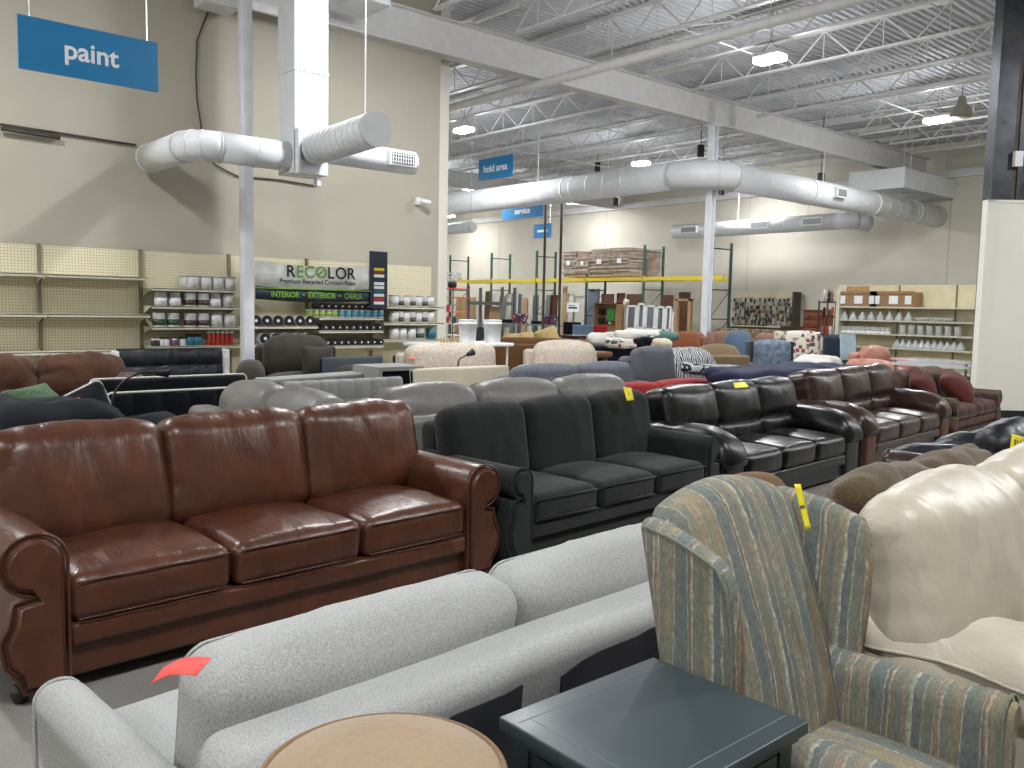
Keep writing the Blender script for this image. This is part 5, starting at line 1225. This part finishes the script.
for k, (px, py, z, w_) in enumerate(((320, 377, .78, 1.9),)):
    pass
a_ = atz(265, 379, .80); b_ = atz(378, 371, .80)
t = thing('sofa_bed', 'black sofa bed with a pale top edge, standing behind the pale tufted back', 'sofa bed', ((a_.x+b_.x)/2, (a_.y+b_.y)/2, 0), math.atan2(b_.y-a_.y, b_.x-a_.x)-PI/2)
W = (b_-a_).length; MB().rbox((0, 0, .42), (.12, W/2, .34), .03, n=(2, 6, 3)).build('backrest', M['blackf'], t); MB().rbox((0, 0, .78), (.14, W/2+.02, .025), .02, n=(2, 6, 1)).build('top_edge', M['tuft'], t); MB().box(.1, .6, -W/2, W/2, .2, .4).build('seat_base', M['blackf'], t)
a_ = atz(400, 371, .86)
t = thing('side_shelf', 'pale open box frame, black inside, left of the off-white panel', 'cabinet', (-7.45, 4.75, 0)); MB().box(-.25, .25, -.24, .3, .84, .88).box(-.25, .25, -.24, -.2, .1, .84).build('case', M['tuft'], t); MB().box(-.2, .2, -.2, .3, .1, .84).build('inside', M['blackf'], t)
sofa('sofa', 'grey blue chenille two-cushion sofa behind the grey leather one', 'sofa', -6.55, 6.75, 0, 1.95, D=.88, H=.87, seat=.44, ns=2, nb=2, aw=.08, ah=.5, R=.04, arm='box', bodym=M['gblue'], st=.17, crown=.04, bt=.22, top_round=.08, res=.9, wr=.006)
sofa('recliner', 'grey recliner with a padded headrest left of the zebra striped throw', 'recliner', -6.55, 8.05, math.radians(-10), .85, D=.85, H=1.03, seat=.46, ns=1, nb=1, aw=.16, ah=.66, R=.05, arm='box', bodym=fabric('mid_grey_fabric', (94, 98, 104), .18), st=.18, crown=.05, bt=.2, top_round=.06, lean=.18, lumbar=True, res=.8)
# zebra striped throw over an armchair: chair with sloping cover
sofa('armchair', 'armchair wrapped in a blue and white zebra striped throw', 'armchair', -6.95, 9.15, math.radians(-25), 1.45, D=.95, H=.95, seat=.5, ns=1, nb=1, aw=.3, ah=.68, arm='puffy', bodym=M['zebra'], st=.2, crown=.08, bt=.34, top_round=.15, wr=.03, wf=(3, 3, 3), res=1.0)
rumple('blanket', 'zebra striped blanket trailing down toward the navy blanket', atd(731, 369, 10.9).x, atd(731, 369, 10.9).y, .72, .22, .85, .06, M['zebra'], 'blanket', 5, .03, .1, deform=lambda p, X, Y, Z: (p.x, p.y, p.z-.09*Y))
sofa('armchair', 'taupe plush armchair with its back turned, beyond the zebra striped throw', 'armchair', aty(712, 360, 12.4).x, 12.4, math.radians(150), 1.3, D=.95, H=.86, seat=.44, ns=2, nb=1, aw=.25, ah=.6, arm='puffy', bodym=M['taupe'], st=.18, crown=.1, bt=.3, top_round=.14, res=.8)
# at the paint wall
sofa('loveseat', 'brown microfiber loveseat with floppy pillows at the far left', 'loveseat', -9.8, 2.08, math.radians(-3), 2.0, D=.95, H=.87, seat=.44, ns=2, nb=2, aw=.3, ah=.66, arm='puffy', bodym=M['micro'], st=.2, crown=.06, bt=.30, top_round=.11, wr=.035, wf=(4, 4, 3), res=1.6, bx=.15, bgap=-.02)
pillow('throw_pillow', 'faded green cushion among the navy cushions at left', -7.4, 1.55, .66, .42, .18, .2, -.9, .3, M['greenp'], wr=.02, seed=4)
# navy cushion heap
t = rumple('beanbag_cushion', 'big slumped navy cushion behind the chestnut sofa, leftmost', -5.75, 1.10, .62, .42, .55, .24, M['navy'], 'cushion', 6, .05, .3)
pillow('seat_cushion_loose', 'navy box cushion with white piping standing on its corner', -6.1, 1.55, .64, .52, .16, .35, -.15, .35, M['navy'], M['wpipe'], wr=.01)
pillow('seat_cushion_loose', 'navy box cushion with white piping lying right of the standing one', -5.95, 2.0, .60, .45, .14, .1, -1.2, .3, M['navy'], M['wpipe'], wr=.01, seed=5)
tag(MB().box(-.5, .5, -.9, 1.0, .0, .38).build('daybed_platform', M['navy'], None, (-5.95, 1.35, 0)), 'navy platform under the loose navy cushions', 'ottoman')
price_tag('price_tag', 'small pink slip on the standing navy cushion', [atz(70, 399, .86), atz(80, 397, .87), atz(80, 400, .85), atz(71, 402, .85)], M['redtag'])
price_tag('price_tag', 'small pink slip at the end of the navy tufted sofa back', [atz(233, 388, .8), atz(239, 387, .8), atz(241, 396, .74), atz(236, 397, .74)], M['redtag'])
# black tufted click-clack sofa with white sides
t = tufted('sofa', 'black leather tufted sofa with white vinyl ends near the paint shelves', -10.9, 3.92, 1.35, .88, M['navl'], 4, 2, D=.9, cat='sofa')
for s in (-1, 1): MB().rbox((-.33, s*.70, .6), (.09, .035, .26), .03, T=TR(0, 0, 0), n=(2, 2, 3)).rbox((.05, s*.72, .34), (.42, .06, .12), .03, n=(3, 2, 2)).build('side_panel', M['leaw'], t)
sofa('armchair', 'dark taupe plush armchair with thick rolled arms before the paint cans', 'armchair', -10.7, 5.40, math.radians(-25), 1.5, D=.98, H=1.0, seat=.5, ns=1, nb=1, aw=.3, ah=.68, arm='puffy', bodym=M['dkgrey'], st=.2, crown=.08, bt=.34, top_round=.16, wr=.012, res=1.0)
pillow('throw_pillow', 'square dark taupe cushion on the taupe plush armchair', -10.3, 5.5, .72, .42, .14, 0, -.2, -.35, M['dkgrey'], wr=.0)
tufted('sofa', 'low dark blue grey futon right of the taupe armchair', -9.9, 5.95, .95, .79, M['darkblue'], 1, 1, D=.7)
tufted('sofa', 'dark blue grey futon with a raised head end', -9.7, 6.8, .62, .81, M['darkblue'], 1, 1, D=.7)
price_tag('price_tag', 'orange tag on the raised end of the dark futon', [atz(408, 353, .85), atz(413, 352, .85), atz(415, 359, .8), atz(410, 359, .8)], M['orange'])
sofa('sofa', 'faded floral sofa left of its twin, domed backs', 'sofa', -9.15, 7.0, math.radians(-5), 1.62, D=.95, H=.96, seat=.46, ns=2, nb=1, aw=.12, ah=.55, arm='box', R=.05, bodym=M['floral'], st=.18, crown=.05, bt=.26, top_round=.11, res=1, wr=.012)
sofa('sofa', 'faded floral loveseat, right of its twin', 'loveseat', -9.2, 9.1, math.radians(-25), 1.5, D=.95, H=.96, seat=.46, ns=2, nb=1, aw=.25, ah=.6, arm='puffy', bodym=M['floral'], st=.18, crown=.07, bt=.28, top_round=.14, res=1, wr=.012)
# gooseneck lamps
def goose(lab, pts, head):
    t = thing('gooseneck_lamp', lab, 'lamp', pts[0]); o0 = Vector(pts[0])
    P = [Vector(p)-o0 for p in pts]; Q = []
    for i in range(len(P)-1):
        for k in range(6):
            u = k/6; p0, p1, p2, p3 = P[max(i-1, 0)], P[i], P[i+1], P[min(i+2, len(P)-1)]
            Q.append(.5*((2*p1)+(p2-p0)*u+(2*p0-5*p1+4*p2-p3)*u*u+(3*p1-p0-3*p2+p3)*u**3))
    Q.append(P[-1]); MB().tube(Q, .008 if True else 0, 7).build('neck', M['blackm'], t)
    h = P[-1]; d = (P[-1]-P[-2]).normalized(); MB().cyl(h-d*.02, h+d*.06, .022, 12, .04).build('lamp_head', M['blackm'], t)
    MB().cyl((0, 0, -o0.z), (0, 0, -o0.z+.03), .13, 18).cyl((0, 0, -o0.z+.03), (0, 0, 0), .012, 8).build('stand', M['blackm'], t)
goose('black gooseneck lamp arching over the navy sofas', [atx(112, 412, -5.7), atx(114, 395, -5.7), atx(124, 381, -5.7), atx(140, 373, -5.7), atx(158, 372, -5.7)], 0)
goose('small black gooseneck lamp before the faded floral sofa', [atx(458, 366, -7.4), atx(459, 360, -7.4), atx(463, 357, -7.4), atx(469, 354, -7.4)], 0)
#==REAR==
# white table and buckets before the paint wall's end
t = thing('folding_table', 'white table under the two buckets', 'table', (-11.2, 8.55, 0), 0)
zt_ = atx(470, 343, -11.0).z
MB().rbox((0, 0, zt_-.03), (.4, .85, .03), .02, n=(2, 3, 1), k=2).build('table_top', M['wht'], t)
for s in (-1, 1):
    for q in (-1, 1): MB().cyl((s*.33, q*.75, 0), (s*.33, q*.75, zt_-.05), .02, 8).build('leg', M['steelw'], t)
for px, lab in ((467.5, 'white plastic bucket, left of the pair on the white table'), (492.5, 'white plastic bucket, right of the pair on the white table')):
    q = atx(px, 330, -11.0)
    t = thing('bucket', lab, 'bucket', (-11.0, q.y, zt_)); MB().lathe([(.13, 0), (.132, .01), (.15, .30), (.158, .30), (.158, .33), (.15, .335), (.15, .36), (.157, .365), (.157, .38), (.14, .375), (.001, .37)], 24).build('bucket_body', M['wht'], t)
    MB().tube([(.158*math.cos(a), .158*math.sin(a), .3-.1*math.sin((a+PI/2))) for a in [-PI/2+PI*k/10 for k in range(11)]], .003, 5).build('bail_handle', M['canm'], t)
for k in range(6):
    q = atx(441+3.3*k, 338, -11.1); tag(MB().lathe([(.022, 0), (.022, .07), (.012, .09)], 10).build('small_bottle', M['tany'], None, (-11.1, q.y, zt_)), 'small tan bottle in the row beside the buckets', 'bottle', 'tan bottles on the white table')
def simple(name, lab, cat, px, x=None, y=None, rot=0, W=.8, H=1.0, m='rust', z=.9, seatm=None, arm='box', aw=.12, **kw):
    p = atx(px, 340, x) if x is not None else aty(px, 340, y)
    kw.setdefault('res', .6)
    return sofa(name, lab, cat, p.x, p.y, rot, W, D=.8, H=H, seat=.44, ns=1, nb=1, aw=aw, ah=.6, R=.05, arm=arm, bodym=M[m] if isinstance(m, str) else m, cushm=M[seatm] if seatm else None, **kw)
R45 = math.radians(-45)
# tan/brown sofas mid left
sofa('sofa', 'caramel brown sofa topped with sand coloured pillows, its back turned', 'sofa', -13.0, 11.9, math.radians(135), 2.5, D=.95, H=.86, seat=.44, ns=2, nb=1, aw=.15, ah=.6, arm='box', R=.06, bodym=M['brownl'], st=.18, bt=.22, res=.6)
for k, (px, y, z, s) in enumerate(((512, 12.2, .88, .5), (527, 12.5, .9, .55), (548, 12.5, .95, .62))):
    q = aty(px, 335, y); lab = ['sand coloured pillow at the left end of the caramel sofa', 'sand coloured pillow in the middle of the caramel sofa', 'large mottled sand pillow at the right end of the caramel sofa'][k]
    pillow('throw_pillow', lab, q.x, y, z-.12, s*.85, .22, .2*k, -1.0 if k < 2 else -.3, -.7, M['tany'], wr=.02, seed=k+11)
tag(MB().rbox((0, 0, .42), (.28, .55, .42), .03, n=(2, 3, 2)).box(-.3, .3, -.57, .57, .84, .88).build('cabinet', M['dkwood'], None, aty(586, 345, 14.3)), 'dark walnut cabinet between the caramel sofa and the pile of blankets', 'cabinet')
bpy.data.objects['cabinet'].location.z = 0
q = aty(588, 345, 10.6)
tag(MB().rbox((0, 0, .70), (.35, .6, .05), .04, n=(2, 3, 1)).box(-.3, -.25, -.5, -.45, 0, .66).box(.25, .3, -.5, -.45, 0, .66).box(-.3, -.25, .45, .5, 0, .66).box(.25, .3, .45, .5, 0, .66).build('bench', M['brownl'], None, (q.x-.3, 10.6, 0)), 'low brown bench right of the faded floral loveseat', 'bench')
# pile of bedding
q = aty(630, 335, 13.6)
tag(MB().rbox((0, 0, .36), (.45, .85, .36), .08, n=(3, 5, 2)).build('mattress_stack', M['navy'], None, (q.x, 13.6, 0), R45), 'navy mattress stack under the piled blankets', 'mattress')
for k, (dx, dy, z, hx, hy, hz, mt, lab) in enumerate(((-.1, -.5, .84, .3, .4, .13, 'white', 'rumpled cream blanket at the left of the bedding pile'), (.0, .15, .96, .35, .5, .1, 'white', 'cream quilt on top of the bedding pile'), (.25, -.2, .80, .3, .35, .1, 'house', 'printed blanket at the front of the bedding pile'), (.3, .35, .82, .25, .35, .09, 'navy', 'dark blanket folded on the bedding pile'), (.1, .65, .95, .25, .35, .06, 'teals', 'teal blanket draped at the right of the bedding pile'), (.45, .6, .80, .2, .22, .08, 'offw', 'crumpled beige cloth at the foot of the bedding pile'))):
    d = Matrix.Rotation(R45, 3, 'Z') @ Vector((dx, dy, 0)); rumple('blanket', lab, q.x+d.x, 13.6+d.y, z, hx, hy, hz, M[mt], 'blanket', k+3, .05, R45)
simple('armchair', 'rust orange armchair beyond the bedding pile', 'armchair', 686, y=15.8, rot=math.radians(-60), W=1.0, H=1.0, m='rust', lean=.3, top_round=.1, aw=.2)
simple('side_chair', 'dusty rose tufted chair between the rust armchair and its twin', 'chair', 705, y=16.6, rot=math.radians(-50), W=.58, H=.98, m='pinkf', aw=.04)
simple('side_chair', 'dusty rose tufted chair next to the dusty blue chair', 'chair', 724, y=17.0, rot=math.radians(-50), W=.58, H=1.0, m='pinkf', aw=.04)
simple('side_chair', 'dusty blue rounded back chair right of the rose chairs', 'chair', 741, y=16.2, rot=math.radians(-40), W=.6, H=1.05, m='bluec', aw=.05, top_round=.12)
t = simple('wing_chair', 'dark slate wing chair with a button-tufted pale blue front', 'armchair', 775, y=13.4, rot=math.radians(-40), W=.78, H=.98, m='slatef', seatm='btuft', aw=.06, top_round=.08)
MB().rbox((-.3, -.36, .72), (.16, .035, .26), .03, n=(3, 1, 4)).build('wing', M['slatef'], t); MB().rbox((-.3, .36, .72), (.16, .035, .26), .03, n=(3, 1, 4)).build('wing', M['slatef'], t)
t = simple('wing_chair', 'tall wing chair printed with little houses', 'armchair', 805, y=15.4, rot=math.radians(-35), W=.86, H=1.12, m='house', aw=.08)
MB().rbox((-.3, -.40, .84), (.18, .04, .28), .03, n=(3, 1, 4)).build('wing', M['house'], t); MB().rbox((-.3, .40, .84), (.18, .04, .28), .03, n=(3, 1, 4)).build('wing', M['house'], t)
simple('side_chair', 'dusty pink chair top behind the slate wing chair', 'chair', 770, y=16.8, rot=math.radians(-40), W=.7, H=1.0, m='pinkf', aw=.06)
simple('recliner', 'dark blue recliner with a pale blue towel on its back', 'recliner', 843, y=17.2, rot=math.radians(-35), W=.95, H=1.02, m='navy2', aw=.12)
q = aty(848, 345, 16.95); tag(MB().rbox((0, 0, 0), (.03, .17, .27), .02, T=TR(ry=-.15), n=(1, 6, 6), wr=.01).build('towel', M['ltblue'], None, (q.x, 16.95, .80), math.radians(-35)), 'pale blue towel hanging on the dark blue recliner', 'towel')
q = aty(815, 365, 11.5); tag(MB().rbox((0, 0, .32), (.3, .45, .32), .05, n=(2, 3, 2)).build('ottoman', M['slatef'], None, (q.x, 11.5, 0), .4), 'dark slate ottoman under the white cloth heap', 'ottoman'); rumple('blanket', 'white cloth heap before the house print wing chair', q.x, 11.5, .72, .3, .5, .12, M['white'], 'blanket', 8, .05, .4)
sofa('armchair', 'salmon pink leather armchair turned sideways near the glass shelves', 'armchair', aty(886, 355, 16.2).x, 16.2, math.radians(-5), 1.35, D=1.0, H=.85, seat=.45, ns=1, nb=1, aw=.3, ah=.62, arm='puffy', bodym=M['pink'], st=.18, crown=.06, bt=.3, top_round=.13, res=.7)
# row of chair backs along the back: mottled
for k in range(9):
    px = 722+k*10.5; y = 20.5+.0*k; p = aty(px, 335, y)
    t = thing('dining_chair', 'mottled tapestry dining chair in the row before the back wall', 'chair', (p.x, y, 0), math.radians(-60), 'tapestry dining chairs in a row')
    MB().rbox((-.2, 0, .82), (.04, .2, .2), .04, n=(1, 4, 4), T=TR()).build('backrest', M['camo'], t); MB().rbox((0, 0, .46), (.2, .2, .04), .03, n=(2, 2, 1)).build('seat', M['camo'], t)
    for sx_ in (-1, 1):
        for sy_ in (-1, 1): MB().cyl((sx_*.17, sy_*.17, 0), (sx_*.17, sy_*.17, .8 if sx_ < 0 else .44), .018, 6).build('leg', M['dkwood'], t)
# glass topped display table beyond the plaid loveseat
a_ = aty(935, 362, 14.2)
t = thing('glass_table', 'glass topped table stacked beyond the plaid loveseat', 'table', (a_.x, 14.4, 0)); MB().rbox((0, 0, .77), (.62, .45, .01), .008, n=(1, 1, 1), k=1).build('glass_top', M['glass'], t)
MB().box(-.62, .62, -.45, .45, .68, .72).build('tray', M['steelw'], t)
for sx_ in (-1, 1):
    for sy_ in (-1, 1): MB().cyl((sx_*.55, sy_*.38, 0), (sx_*.55, sy_*.38, .76), .022, 8).build('leg', M['chrome'], t)
